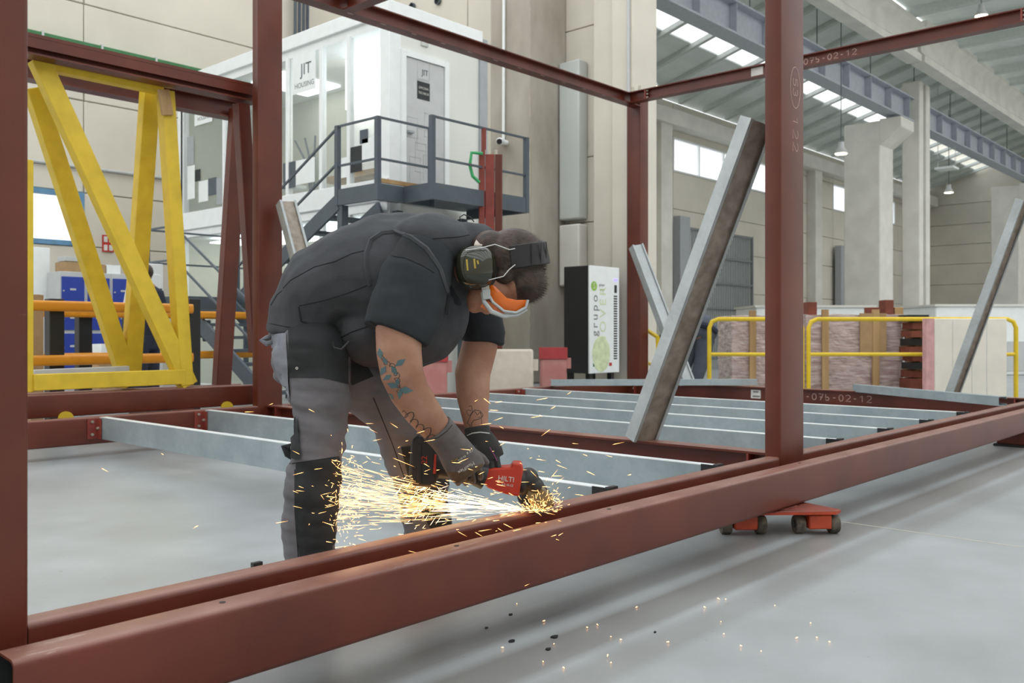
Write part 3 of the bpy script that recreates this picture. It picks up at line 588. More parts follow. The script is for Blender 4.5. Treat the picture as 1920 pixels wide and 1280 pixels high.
# ---- leaning galvanised channels
def leaning(label, p0, p1, w, h, up, m='galv2', inner='rust', fl=False):
    t = thing('channel_brace', label, 'brace', p0, 'galvanised channels leaning on the posts')
    pf = flip(cchan(w, h, .004, .022))
    MB().sweep(pf, p0, p1, up).build('channel', M[m], t)
    p0, p1 = Vector(p0), Vector(p1); d = (p1-p0).normalized(); a = d.cross(Vector(up)).normalized()
    MB().bar(p0 + d*.006 + a*.006, p1 - d*.006 + a*.006, w-.022, h-.012, up).build('filler_strip', M[inner], t)
leaning('big weathered galvanised channel leaning on the post numbered 53', (XC-.02, 3.2, ZT+.005), (XC-.02, 2.42, 2.16), .085, .2, (1, -.25, 0))
leaning('weathered galvanised channel leaning on the post behind the back of the man grinding', (XC+.05, YF-.95, ZT+.005), (XC+.05, YF-.14, 2.16), .1, .16, (1, -.2, 0))
leaning('galvanised channel leaning on the corner post beside the black and white cabinet', (XT-.02, YF-.95, ZT+.005), (XT-.02, YF-.14, 2.16), .12, .17, (1, -.5, 0), inner='galv2')
leaning('galvanised channel leaning at the right edge in front of the pale panel', (XT-.02, 3.07, ZT+.005), (XT-.02, YI2+.1, 2.32), .085, .17, (1, -.2, 0), inner='rust')
def lying(label, p0, p1, w, h):
    t = MB().sweep(flip(cchan(w, h, .004, .02)), p0, p1).build('loose_channel', M['galv']); tag(t, label, 'channel', 'loose galvanised channels lying on the frame'); return t
lying('loose galvanised channel lying across the far corner of the frame before the cabinet', Q(1033, 717, 11.35), Q(1418, 716, 11.45), .1, .075)
lying('loose galvanised channel lying across the frame near the chalk number at the right', Q(1605, 727, 10.46) , Q(1880, 752, 8.3), .09, .085)

# ---- roller skates carrying the tube
def skate(x, y, rot, label):
    t = thing('roller_skate', label, 'roller skate', (x, y, 0), 'roller skates under the steel')
    R = Matrix.Rotation(rot, 3, 'Z'); g = lambda a, b, c: Vector((x, y, 0)) + R @ Vector((a, b, c))
    pts = [(-.25, -.13), (.25, -.13), (.29, -.09), (.13, .2), (-.13, .2), (-.29, -.09)]
    MB().prism([g(a, b, .104) for a, b in pts], (0, 0, .016)).build('top_plate', M['skatetop'], t, bevel=.004)
    MB().prism([g(a*1.003, -.1335 if b < -.1 else b*1.003, .103) for a, b in pts], (0, 0, .012)).build('plate_edge', M['skate'], t)
    MB().lathe(g(0, .02, .118), UP, [(.11, 0), (.11, .008), (.08, .008)], 24).build('turntable', M['skatetop'], t)
    for a in (-.18, .18):
        h = MB().prism([g(a-.055, -.12, .03), g(a+.055, -.12, .03), g(a+.055, -.12, .098), g(a-.055, -.12, .098)], R @ Vector((0, .12, 0))).build('wheel_block', M['skate'], t, bevel=.006)
        for s in (-1, 1):
            w = MB().lathe(g(a+s*.062, -.06, .045), R @ Vector((s, 0, 0)), [(.02, 0), (.041, .0), (.045, .006), (.045, .04), (.041, .046), (.02, .046)], 24).build('wheel', M['rubber'], t, smooth=True)
            MB().lathe(g(a+s*.062, -.06, .045), R @ Vector((s, 0, 0)), [(.018, .03), (.018, .05)], 12).build('hub', M['dark'], w)
p = QZ(1485, 1004, 0); skate(p.x+.05, p.y+.11, math.atan2(-RIGHT.x*0 + RIGHT.y, RIGHT.x)+.05, 'orange roller skate with four wheels under the foreground tube')
MB_ = QY(1905, 815, 2.05); sk2 = thing('support_block', 'red steel support block under the tube at the right edge', 'block', (MB_.x, 2.05, 0))
MB().box(MB_.x, MB_.x+.25, 1.95, 2.2, .02, ZB).build('block_body', M['red'], sk2, bevel=.005); MB().box(MB_.x-.03, MB_.x+.28, 1.93, 2.22, 0, .02).build('foot_plate', M['dark'], sk2)

# ================================================================== OFFICE ON THE LEFT
OX, OX2, OY, OY2, OZ, OT = 7.87, 9.57, 9.34, 14.95, 2.72, 5.38
of = thing('office_cabin', 'two storey white glazed office cabin behind the man grinding', 'office', ((OX+OX2)/2, 12, 0))
W, G = M['white'], M['glass']
MB().box(OX-.04, OX2+.05, OY-.04, OY2, OT-.2, OT).build('roof', W, of, bevel=.01)
MB().box(OX+.005, OX2-.085, OY+.085, OY2-.085, OT-.32, OT-.201).build('ceiling_slab', W, of)
MB().box(OX+.005, OX2-.085, OY+.085, OY2-.085, 2.6, OZ).build('floor_slab', W, of)
MB().box(OX-.03, OX, OY, OY2, 2.6, 3.03).build('sill_band', W, of, bevel=.008)
MB().box(OX-.045, OX-.03, OY, OY2, 2.72, 2.74).build('sill_groove', M['grey'], of)
MB().box(OX2-.08, OX2, OY+.082, OY2, 0, OT-.3).build('rear_wall', M['office'], of)
MB().box(OX+.02, OX2-.082, OY2-.08, OY2-.002, 0, OT-.301).build('end_wall', M['office'], of)
MB().box(OX+.2, OX2, OY, OY+.08, OZ, OT-.3).build('front_wall', M['offwhite'], of)
MB().box(OX+.2, OX2, OY, OY+.08, 0, OZ).build('front_wall', M['offwhite'], of)
MB().box(OX, OX+.2, OY-.01, OY+.19, 0, OT-.2).build('corner_post', W, of, bevel=.01)
MB().box(OX2+.002, OX2+.16, OY-.03, OY+.2, 0, OT-.1).build('downpipe_cover', M['grey'], of)
yu = lambda u: QX(u, 400, OX).y
mull = [yu(343), yu(421), yu(540), yu(603), yu(655)]
for y in mull: MB().box(OX-.02, OX+.06, y-.035, y+.035, 0, OT-.3).build('mullion', W, of)
MB().box(OX-.02, OX+.1, yu(343)-.02, OY2, 0, OT-.2).build('mullion', W, of)
ys = [OY2] + mull + [OY+.19]
for a, b in zip(ys[1:], ys[:-1]):
    MB().box(OX+.01, OX+.02, a+.035, b-.035, 3.03, OT-.3).build('glass_pane', G, of)
    MB().box(OX+.01, OX+.02, a+.035, b-.035, .1, 2.6).build('glass_pane', G, of)
MB().box(OX-.02, OX+.08, OY+.19, OY2, 0, .12).build('base_rail', W, of)
MB().box(OX+.55, OX+.6, OY+.3, yu(590), 4.3, OT-.34).build('fill_glow_panel', M['glow_fill'], of)  # added glowing sheet for the bright reflections in the glazing
MB().box(OX+.3, OX+1.4, yu(500), yu(440), OT-.35, OT-.33).build('fill_glow_panel', M['glow_fill'], of)  # added glowing sheet, brightens the upper office
MB().box(OX+.3, OX+1.3, OY+.5, OY2-.5, 2.52, 2.54).build('fill_glow_panel', M['glow_fill'], of)  # added glowing sheet, brightens the lower office
MB().box(OX+.75, OX+.8, yu(575), yu(640), OZ, 4.7).build('inner_screen', W, of)
for (u, v, ln) in ((548, 146, .8), (690, 200, .7)):
    p = QX(u, v, OX+.75); lt = MB().bar((p.x, p.y-.35*ln, p.z), (p.x, p.y+.35*ln, p.z), .06, .05).build('strip_lamp', M['tubel'], of)
    MB().cyl((p.x, p.y, p.z+.02), (p.x, p.y, OT-.32), .01, 6).build('lamp_wire', M['grey'], lt)
for (u, v) in ((690, 408),):
    p = QX(u, v, OX+.5); MB().bar((p.x, p.y-.3, p.z), (p.x, p.y+.3, p.z), .06, .05).build('strip_lamp', M['tubel'], of)
def gsq(u0, u1, v0, v1, m, nm='glass_film', X=OX-.004):
    um, vm = (u0+u1)/2, (v0+v1)/2; a, b = QX(u0, vm, X), QX(u1, vm, X); c, d = QX(um, v0, X), QX(um, v1, X)
    return MB().box(X-.003, X, b.y, a.y, d.z, c.z).build(nm, M[m], of)
e4 = lambda x0, x1, y0, y1, m: gsq(330+x0/4.8, 330+x1/4.8, 200+y0/4.8, 200+y1/4.8, m)
for r in ((170, 220, 565, 670, 'black'), (290, 365, 640, 795, 'slate'), (100, 160, 265, 525, 'grey'), (965, 1075, 500, 735, 'slate'), (1540, 1675, 360, 590, 'black'), (1655, 1730, 205, 330, 'slate'),
          (105, 170, 530, 830, 'white'), (205, 290, 665, 855, 'white'), (1080, 1250, 470, 690, 'white'), (1470, 1540, 460, 640, 'white'), (1675, 1800, 280, 500, 'white'), (365, 415, 640, 880, 'grey')): e4(*r)
for r in ((375, 395, 600, 633, 'black'), (380, 400, 612, 640, 'black'), (372, 390, 590, 620, 'white')):
    gsq(*r)
def jsign(u0, u1, v0, v1, sz):
    b = gsq(u0, u1, v0, v1, 'white', 'sign_board', OX-.008); um = (u0+u1)/2
    c = QX(um, v0+.38*(v1-v0), OX-.0125); d = QX(um, v0+.86*(v1-v0), OX-.0125)
    text('JIT', sz, (OX-.0125, c.y-.04, c.z-.02), (0, -1, 0), UP, M['slate'], 'lettering', b)
    text('HOUSING', sz*.45, (OX-.0125, d.y, d.z+.03), (0, -1, 0), UP, M['gprint'], 'lettering', b)
jsign(549, 592, 100, 172, .24); jsign(365, 398, 176, 232, .2)
# office furniture behind the glass
dk = MB(); p = QX(395, 330, OX+.4)
MB().box(OX+.2, OX+1.2, 12.9, 14.4, 3.4, 3.45).build('desk_top', W, of); 
for y in (13.2, 14.0): MB().box(OX+.5, OX+.56, y-.28, y+.28, 3.5, 3.85).build('monitor', M['dark'], of)
ch = MB().ell((OX+.9, 13.6, 3.75), ((.08, 0, 0), (0, .25, 0), (0, 0, .3))).build('office_chair', M['grey'], of)
for k in range(3): MB().tube([(OX+1.5, 13.1+.06*k, 3.4), (OX+1.5, 13.1+.1*k, 3.9), (OX+1.45, 13.0+.3*k, 4.35)], .018, 6).build('plant_stem', M['slate'], of)
MB().box(OX+.3, OX+1.3, 9.6, 11.2, 3.2, 3.28).build('desk_top', M['wood'], of)
MB().box(OX+1.0, OX+1.05, 9.8, 10.6, 3.35, 3.9).build('monitor', M['dark'], of)
# door on the front face
xu = lambda u: QY(u, 300, OY).x; y = OY-.02
zt_, xa, xb_ = QY(752, 92, OY).z, xu(750), xu(839)
for bx_ in ((xa, xa+.08, y-.02, OY, OZ, zt_), (xb_-.08, xb_, y-.02, OY, OZ, zt_), (xa+.082, xb_-.082, y-.02, OY, zt_-.08, zt_)): MB().box(*bx_).build('door_frame', W, of)
dr = MB().box(xa+.09, xb_-.09, y-.0, y+.015, OZ, zt_-.09).build('door', M['lgrey'], of)
z1, z2 = QY(793, 130, OY).z, QY(793, 188, OY).z; xs = xu(792); zm = QY(793, 155, OY).z
MB().box(xs-.115, xs+.115, y-.004, y-.001, z2, zm).build('door_plate', M['black'], dr)
pls = dr.children[-1]
text('OFICINA', .046, (xs, y-.0055, (z2+zm)/2+.035), (1, 0, 0), UP, M['print'], 'lettering', pls); text('TECNICA', .046, (xs, y-.0055, (z2+zm)/2-.035), (1, 0, 0), UP, M['print'], 'lettering', pls)
text('JIT', .11, (xs+.03, y-.003, zm+.13), (1, 0, 0), UP, M['slate'], 'lettering', dr); text('HOUSING', .04, (xs, y-.003, zm+.035), (1, 0, 0), UP, M['lgprint'], 'lettering', dr)
ln = MB()
def rect(x0, x1, z0, z1, t=.008):
    yy = y-.003; ln.box(x0, x1, yy, y, z0, z0+t).box(x0, x1, yy, y, z1-t, z1).box(x0, x0+t, yy, y, z0, z1).box(x1-t, x1, yy, y, z0, z1)
rect(xs-.115, xs+.115, zm+.01, zm+.33)
for a, b, c, d in ((-.3, -.1, -1.0, -.72), (.02, .17, -.95, -.62), (-.12, .1, -1.15, -.85), (-.25, -.05, -1.7, -1.25), (0, .22, -1.6, -1.2), (-.15, .05, -1.45, -1.05)): rect(xs+a, xs+b, z2+c+.45, z2+d+.45)
tag(ln.build('door_line_art', M['lgprint'], dr), kind='stuff')
MB().box(xa+.1, xa+.2, y-.05, y-.01, OZ+.95, OZ+.98).build('door_handle', M['grey'], dr)
q = QY(795, 80, OY); MB().box(q.x-.06, q.x+.06, y-.005, OY, q.z-.05, q.z+.05).build('wall_plate', M['lgprint'], of)

# outside landing and stairs
sr = thing('steel_staircase', 'slate grey steel landing and stairs with railings in front of the office cabin', 'staircase', (7.5, 9.5, 0)); S = M['slate']
LZ0, LZ1, RT = 2.58, 2.78, 3.58
MB().box(7.1, 8.0, 8.61, OY-.02, LZ0+.12, LZ1-.02).build('landing_deck', S, sr); MB().box(7.49, 9.2, 8.09, OY-.06, LZ0+.12, LZ1-.02).build('landing_deck', S, sr)
for a, b in (((7.08, 8.61), (7.95, 8.61)), ((7.49, 8.09), (9.2, 8.09)), ((7.08, 8.61), (7.08, 9.4)), ((9.2, 8.09), (9.2, 9.2)), ((7.49, 8.09), (7.49, 8.6))):
    MB().bar((a[0], a[1], (LZ0+LZ1)/2), (b[0], b[1], (LZ0+LZ1)/2), .05, LZ1-LZ0).build('edge_channel', S, sr)
def rail(a, b, z0, z1):
    MB().bar((a[0], a[1], z0), (b[0], b[1], z1), .024, .026).build('handrail', S, sr)
for z in (RT, RT-.5):
    rail((7.08, 8.61), (7.95, 8.61), z, z); rail((7.49, 8.09), (9.2, 8.09), z, z); rail((7.08, 8.61), (7.08, 9.4), z, z)
for x, yy in ((7.08, 8.61), (7.95, 8.61), (7.49, 8.09), (9.2, 8.09), (7.08, 9.4)):
    MB().box(x-.03, x+.03, yy-.03, yy+.03, LZ0, RT+.01).build('rail_post', S, sr)
MB().box(7.15, 7.9, 8.62, 8.66, LZ1+.02, LZ1+.07).build('kick_board', M['wood'], sr)
for x, yy in ((7.12, 9.35), (7.9, 9.2), (9.1, 9.2)): MB().box(x-.05, x+.05, yy-.05, yy+.05, 0, LZ0).build('support_leg', S, sr)
def flight(x0, x1, ya, za, yb, zb, n):
    for x in (x0, x1): MB().bar((x, ya, za), (x, yb, zb), .04, .2).build('stringer', S, sr)
    for k in range(1, n):
        f = k/n; yy, zz = ya+(yb-ya)*f, za+(zb-za)*f
        MB().box(x0, x1, yy-.13, yy+.13, zz-.0, zz+.04).build('step', S, sr)
    for dz in (.95, .5): rail((x0, ya), (x0, yb), za+dz, zb+dz)
    MB().box(x0-.025, x0+.025, yb-.025, yb+.025, zb-.05, zb+.97).build('rail_post', S, sr)
flight(7.08, 7.78, 9.4, 2.62, 11.75, 1.42, 7)
LY = 11.75
MB().box(6.2, 7.8, LY, LY+.95, 1.3, 1.48).build('mid_landing', S, sr)
for a, b in (((6.2, LY), (6.2, LY+.95)), ((6.2, LY+.95), (7.8, LY+.95))):
    for z in (2.45, 1.98): rail(a, b, z, z)
for x, yy in ((6.2, LY), (6.2, LY+.95), (7.8, LY+.95)): MB().box(x-.03, x+.03, yy-.03, yy+.03, 0, 2.47).build('rail_post', S, sr)
flight(6.2, 6.95, LY, 1.4, 9.4, .05, 8)

# camera, red bundle, vent pipes
cc = thing('security_camera', 'white bullet security camera on the stained concrete column', 'camera', QX(936, 266, 13.05))
p = QX(938, 265, 13.02); dv = (Q(924, 267, 16) - Q(940, 265, 17)).normalized()
MB().lathe(p + Vector((.18, 0, 0)), (-1, 0, 0), [(.05, 0), (.05, .1)], 12).build('wall_mount', W, cc)
MB().lathe(p, dv, [(.02, -.12), (.07, -.1), (.075, .06), (.06, .12)], 16).build('camera_body', W, cc, smooth=True); MB().lathe(p + dv*.121, dv, [(.055, 0), (.055, .01)], 16).build('lens', M['dark'], cc)
rb = thing('red_column_bundle', 'red steel columns bundled upright before the landing, behind the head of the man grinding', 'column bundle', Q(920, 785, 11.65))
for u0, u1, m in ((898, 909, 'cleat'), (910, 927, 'cleat'), (928, 942, 'red')):
    a, b = Q(u0, 290, 11.66), Q(u1, 290, 11.66); c_ = (a+b)/2; wd = (b-a).length
    MB().bar((c_.x, c_.y, 0), (c_.x, c_.y, a.z), wd, .1, up=VIEW).build('red_column', M[m], rb, bevel=.01)
for u in (908, 930): q = Q(u, 290, 11.65); MB().cyl(q, q + Vector((0, 0, .06)), .025, 8).build('stud', M['bolt'], rb)
q = Q(907, 245, 11.64); MB().box(q.x-.025, q.x+.025, q.y-.02, q.y+.02, q.z-.31, q.z+.03).build('lifting_shackle', M['cleat'], rb)
MB().tube([Q(905, 288, 11.58), Q(884, 286, 11.55), Q(881, 310, 11.55), Q(886, 330, 11.55), Q(899, 342, 11.58)], .022, 6).build('green_strap', M['greenst'], rb)

# ================================================================== NEXT MODULE, TRESTLE, LOCKERS (left)
nm = thing('second_module_frame', 'second red steel frame standing behind the yellow trestle at the left', 'steel frame', (4, 7.9, 0))
Y1, Y2 = 7.62, 8.25
def nb(ya, za, zb, x0, x1, name='chord'): return MB().bar((x0, ya, (za+zb)/2), (x1, ya, (za+zb)/2), .12, zb-za, r=.012).build(name, red, nm, smooth=True)
nb(Y1, .30, .485, 1.0, QY(473, 700, Y1).x); nb(Y2, .30, .46, 1.0, QY(447, 705, Y2).x)
xe = QY(480, 170, Y1).x
MB().sweep(ibeam(.16, .15, .014, .012), (1.0, Y1, 3.215), (xe, Y1, 3.215)).build('roof_chord', red, nm)
MB().bar((1.0, Y1-.07, 3.25), (xe, Y1-.07, 3.25), .015, .11).build('roof_web', red, nm)
MB().sweep(ibeam(.16, .17, .014, .012), (1.0, Y2, 3.20), (QY(452, 200, Y2).x, Y2, 3.20)).build('roof_chord', red, nm)
def legpx(a, b, w, dp, ya, yb, m, par, name):
    MB().bar(QY(*a, ya), QY(*b, yb), w, dp, up=(0, 1, 0)).build(name, m, par, bevel=.006)
legpx((447, 205), (415, 724), .16, .1, Y2-.1, Y2, red, nm, 'raking_leg'); legpx((452, 195), (482, 660), .13, .1, Y1, Y1+.05, red, nm, 'raking_leg')
for x in (1.6, 4.0):
    MB().box(x-.1, x+.1, Y1-.1, Y2+.1, 0, .30).build('support_block', M['red'], nm)
for u, v in ((128, 783), (431, 764)):
    q = QY(u, v, Y1-.12); MB().lathe((q.x, Y1-.062, .285), (0, -1, 0), [(.06, 0), (.06, .02)], 20).build('yellow_roller', M['yellow'], nm)
ty = thing('yellow_trestle', 'yellow steel lifting trestle of raking legs standing on the second red frame', 'trestle', QY(200, 715, 7.9)); Yl = M['yellow']
ya, yb_ = 7.66, 8.2
legpx((72, 112), (352, 722), .15, .11, ya+.1, ya, Yl, ty, 'leg'); legpx((310, 172), (346, 722), .12, .12, ya+.1, ya, Yl, ty, 'leg')
legpx((62, 165), (242, 722), .145, .11, yb_-.2, yb_, Yl, ty, 'leg'); legpx((281, 172), (244, 722), .15, .11, yb_-.2, yb_, Yl, ty, 'leg')
MB().bar(QY(66, 117, ya+.15), QY(303, 167, ya+.15), .1, .1).build('top_chord', Yl, ty, bevel=.006)
MB().bar(QY(60, 717, ya-.02), QY(345, 706, ya-.02), .08, .13).build('base_chord', Yl, ty, bevel=.006)
MB().bar(QY(62, 700, yb_-.1), QY(240, 692, yb_-.1), .06, .06).build('base_chord', M['lgrey'], ty, bevel=.004)
legpx((52, 300), (52, 735), .06, .08, ya, ya, Yl, ty, 'leg')
MB().bar(QY(306, 168, ya+.02), QY(314, 216, ya+.02), .1, .03, up=(0, 1, 0)).build('wooden_wedge', M['wood'], ty)
# orange and black guard rail
gr = thing('guard_rail', 'orange rail guard barrier on black posts in front of the blue lockers', 'guard rail', QY(100, 780, 9.2))
for u, w_ in ((102, .1), (360, .09)):
    q = QY(u, 560, 9.2); MB().box(q.x-w_/2-.02, q.x+w_/2+.02, 9.13, 9.27, 0, q.z).build('post', M['dark'], gr, bevel=.01)
for v in (574, 675):
    a = QY(100, v, 9.2).z
    MB().sweep(rrect(.1, .1, .03), (3.0, 9.1, a), (QY(350, 580, 9.2).x, 9.1, a)).build('rail', M['orange'], gr, smooth=True)
g2 = thing('guard_rail', 'second orange guard barrier closer to the blue lockers, behind the first', 'guard rail', QY(160, 720, 11.2))
for u in (157, 245): q = QY(u, 580, 11.2); MB().box(q.x-.08, q.x+.08, 11.14, 11.28, 0, q.z).build('post', M['dark'], g2, bevel=.01)
for v in (588, 668):
    a = QY(200, v, 11.2).z; MB().sweep(rrect(.08, .1, .03), (4.0, 11.1, a), (7.2, 11.1, a)).build('rail', M['orange'], g2, smooth=True)
# lockers
LYk = 14.9; lx = QY(113, 500, LYk).x; cw = .385; rh = .44
names = ['left blue locker column with grey sides', 'middle blue locker column behind the yellow trestle', 'right blue locker column beside the standing person']
for k in range(3):
    x0 = lx + k*(cw+.02)
    L = thing('locker', names[k], 'locker', (x0+cw/2, LYk+.25, 0), 'blue lockers against the back wall')
    MB().box(x0, x0+cw+.018, LYk+.02, LYk+.52, 0, 1.945).build('body', M['lgrey'], L, bevel=.006)
    for r in range(4):
        z0 = .12 + r*(rh+.01)
        d = MB().box(x0+.025, x0+cw-.01, LYk, LYk+.022, z0, z0+rh-.045).build('door', M['blue'], L, bevel=.004)
        MB().box(x0+.15, x0+.24, LYk-.008, LYk, z0+.18, z0+.21).build('label_holder', M['lgrey'], d); MB().lathe((x0+.05, LYk, z0+.17), (0, -1, 0), [(.012, 0), (.012, .015)], 10).build('lock', M['lgrey'], d)
def carton(u0, u1, v0, v1, Y, dp, label, m='card', cat='box', nm_='cardboard_box', tape=True, base=None):
    a, b = QY(u0, v1, Y), QY(u1, v1, Y); z1 = QY(u0, v0, Y).z; z0 = a.z if base is None else base
    t = thing(nm_, label, cat, ((a.x+b.x)/2, Y+dp/2, z0))
    MB().box(a.x, b.x, Y, Y+dp, z0, z1).build('carton', M[m], t, bevel=.004)
    if tape: MB().box((a.x+b.x)/2-.03, (a.x+b.x)/2+.03, Y-.002, Y+dp+.002, z1-.0, z1+.002).build('tape', M['wood'], t)
    return t
carton(120, 162, 490, 508, 15.0, .35, 'open cardboard box on top of the left blue lockers', base=1.946)
carton(162, 198, 494, 508, 15.0, .35, 'cardboard box on top of the middle blue locker', base=1.946)
carton(200, 226, 496, 508, 15.0, .3, 'white box on top of the right blue locker', 'white', base=1.946)
carton(122, 160, 480, 488, 15.02, .3, 'grey device lying on the open cardboard box above the lockers', 'lgrey', 'device', 'device_case', False, base=2.118)
carton(58, 82, 552, 700, 9.9, .3, 'tall cardboard box standing behind the first guard rail at the left', base=0)
carton(190, 222, 645, 662, 13, .3, 'small white carton on the brown box before the lockers', 'white', base=.69)
carton(185, 228, 662, 700, 13, .4, 'brown cardboard box on the floor before the lockers', base=0)
sg = thing('hydrant_sign', 'red and white wall sign with pictograms above the lockers', 'sign', QY(202, 456, YW-.02))
a, b = QY(192, 440, YW-.02), QY(213, 473, YW-.02)
MB().box(a.x, b.x, YW-.03, YW-.005, b.z, a.z).build('plate', M['redp'], sg)
dx, dz = (b.x-a.x), (a.z-b.z)
for i in range(2):
    for j in range(2): MB().box(a.x+dx*(.1+.47*i), a.x+dx*(.43+.47*i), YW-.033, YW-.03, b.z+dz*(.08+.5*j), b.z+dz*(.42+.5*j)).build('pictogram', M['paper'], sg)
wc = thing('white_cabinet', 'white cabinet with a black letter T behind the standing person', 'cabinet', QY(300, 780, 12.2))
a, b = QY(268, 493, 12.2), QY(306, 493, 12.2)
MB().box(a.x, b.x, 12.2, 12.7, 0, a.z).build('body', W, wc, bevel=.01); MB().box(a.x+.05, b.x-.05, 12.185, 12.2, 1.0, a.z-.15).build('door', W, wc, bevel=.006)
q = QY(296, 552, 12.183); text('T', .22, (q.x, 12.183, q.z), (1, 0, 0), UP, M['black'], 'lettering', wc)
# white skirting cabin wall under the window
cb = MB().box(2.0, QY(94, 600, 15.5).x, 15.5, 15.6, 0, 2.35).build('white_partition', W, bevel=.01); tag(cb, 'white partition panel below the bright window left of the lockers', 'partition')

# ================================================================== BACKGROUND RIGHT
def obox(mb, u0, u1, v0, v1, d, dp, base=None):
    a, b = Q(u0, v0, d), Q(u1, v0, d); z1 = a.z; z0 = Q(u0, v1, d).z if base is None else base
    mb.prism([(a.x, a.y, z0), (b.x, b.y, z0), (b.x, b.y, z1), (a.x, a.y, z1)], VIEW*dp); return mb
def guard(u0, u1, d, label, ends=(True, True)):
    t = thing('safety_barrier', label, 'barrier', (Q((u0+u1)/2, 800, d).x, Q((u0+u1)/2, 800, d).y, 0), 'yellow tube barriers')
    a, b = Q(u0, 598, d), Q(u1, 598, d); zt = a.z; r = .03; k = .12
    e = (b-a).normalized()
    pts = [Vector((a.x, a.y, 0)), Vector((a.x, a.y, zt-k)), Vector((a.x, a.y, zt-k*.3)) + e*k*.3, Vector((a.x, a.y, zt)) + e*k, b - e*k, b - e*k*.3 - Vector((0, 0, k*.3)), b - Vector((0, 0, k)), Vector((b.x, b.y, 0))]
    MB().tube(pts, r, 8).build('hoop', M['yellow2'], t, smooth=True)
    zm = Q(u0, 664, d).z; MB().cyl((a.x, a.y, zm), (b.x, b.y, zm), r*.85, 8).build('mid_rail', M['yellow2'], t, smooth=True)
guard(1330, 1504, 12.5, 'yellow tube barrier left of the gap, behind the numbered post'); guard(1516, 1905, 12.5, 'long yellow tube barrier in front of the shrink wrapped stack and pale panel')
q0, q1 = Q(1212, 620, 13.6), Q(1240, 640, 12.6)
yl = thing('safety_barrier', 'yellow tube barrier seen end on beside the bending worker', 'barrier', (q1.x, q1.y, 0), 'yellow tube barriers')
MB().tube([Q(1185, 600, 14.4), Q(1233, 632, 12.6), Vector((q1.x, q1.y, 0))], .03, 8).build('hoop', M['yellow2'], yl, smooth=True); MB().cyl(Q(1200, 672, 14.2), Q(1233, 690, 12.6), .025, 8).build('mid_rail', M['yellow2'], yl)
def stack(u0, u1, v0, d, dp, label, battens, card=None):
    t = thing('wrapped_stack', label, 'pallet stack', (Q((u0+u1)/2, 700, d).x, Q((u0+u1)/2, 700, d).y, 0), 'shrink wrapped stacks')
    b = obox(MB(), u0, u1, v0, 0, d, dp, .12); 
    o = b.build('wrapped_load', M['film'], t)
    md = o.modifiers.new('sub', 'SUBSURF'); md.subdivision_type = 'SIMPLE'; md.levels = md.render_levels = 5
    tx = bpy.data.textures.new('crumple', 'CLOUDS'); tx.noise_scale = .12; dm = o.modifiers.new('d', 'DISPLACE'); dm.texture = tx; dm.strength = .05; dm.mid_level = .5
    for u in battens: obox(MB(), u-6, u+6, v0-10, 0, d-.06, .05, .12).build('batten', M['wood'], t)
    if card: obox(MB(), card[0], card[1], v0-3, card[2], d-.05, .03).build('cardboard_guard', M['card'], t)
    for k in range(4): obox(MB(), u0+5+k*(u1-u0-30)/3, u0+25+k*(u1-u0-30)/3, 700, 0, d+.02, dp-.05, 0).v
    for k in range(3): 
        m_ = MB(); obox(m_, u0+4+k*(u1-u0-28)/2, u0+24+k*(u1-u0-28)/2, 700, 0, d, dp, 0)
        zz = [p for p in m_.v]; 
        for p in m_.v: p.z = min(p.z, .12)
        m_.build('pallet_block', M['plank'], t)
stack(1512, 1692, 590, 13.4, .9, 'long stack shrink wrapped in film with cardboard and wooden battens', [1548, 1643], (1613, 1662, 662))
stack(1372, 1480, 592, 13.6, .9, 'shrink wrapped stack in pale film behind the numbered post', [1412])
ps = thing('timber_stack', 'stack of red brown timbers beside the pale foam panel', 'timber stack', (Q(1715, 700, 13.2).x, Q(1715, 700, 13.2).y, 0))
for k in range(9):
    v0 = 590 + k*15; mm = 'plank' if k % 3 else 'dark'
    obox(MB(), 1704+(k*7 % 9), 1742, v0, v0+12, 13.0+.05*(k % 2), .35, base=(0 if k == 8 else None)).build('timber', M[mm], ps)
    if k < 8: obox(MB(), 1716+(k % 3)*4, 1738, v0+12, v0+15, 13.1, .5).build('spacer', M['wood'], ps)
pf = thing('foam_panel', 'pale foam core panel with a pink edge standing behind the barrier at the right', 'panel', (Q(1815, 700, 12.2).x, Q(1815, 700, 12.2).y, 0))
obox(MB(), 1752, 1888, 597, 0, 12.2, .12, 0).build('core', M['foam'], pf, bevel=.01); obox(MB(), 1737, 1752, 597, 0, 12.2, .12, 0).build('pink_edge', M['pink'], pf)
for u in (1786, 1822, 1850): obox(MB(), u, u+.8, 600, 0, 12.197, .01, .02).build('groove', M['lgprint'], pf)
for (u0, u1, v0, d, lb) in ((1418, 1642, 574, 24, 'long white box unit behind the shrink wrapped stacks'), (1755, 1960, 572, 21, 'white box unit behind the pale foam panel at the right')):
    t = thing('white_unit', lb, 'unit', (Q((u0+u1)/2, 700, d).x, Q((u0+u1)/2, 700, d).y, 0), 'white units in the far hall')
    obox(MB(), u0, u1, v0, 0, d, 2.2, 0).build('shell', W, t, bevel=.04); obox(MB(), u0-2, u1+2, v0-2, v0+2, d-.05, 2.3).build('top_trim', M['concw'], t)
    obox(MB(), u0+5, u1-5, 640, 0, d-.02, .03, .1).build('plinth_panel', M['lgrey'], t)
for k, (u, v) in enumerate(((1668, 562), (1524, 566), (1686, 576), (1640, 576))):
    lab = ['red timber end sticking up over the wrapped stack before the corbel column', 'small red block on the wrapped stack right beside the numbered post', 'brown block lying on the wrapped stack', 'small red block on the wrapped stack beside the wooden batten'][k]
    t = obox(MB(), u-8, u+8, v, 0, 13.6, .25, Q(0, 590, 13.6).z-.012).build('timber_block', M['plank' if k != 2 else 'wood'], bevel=.006); tag(t, lab, 'block', 'blocks on the stacks')
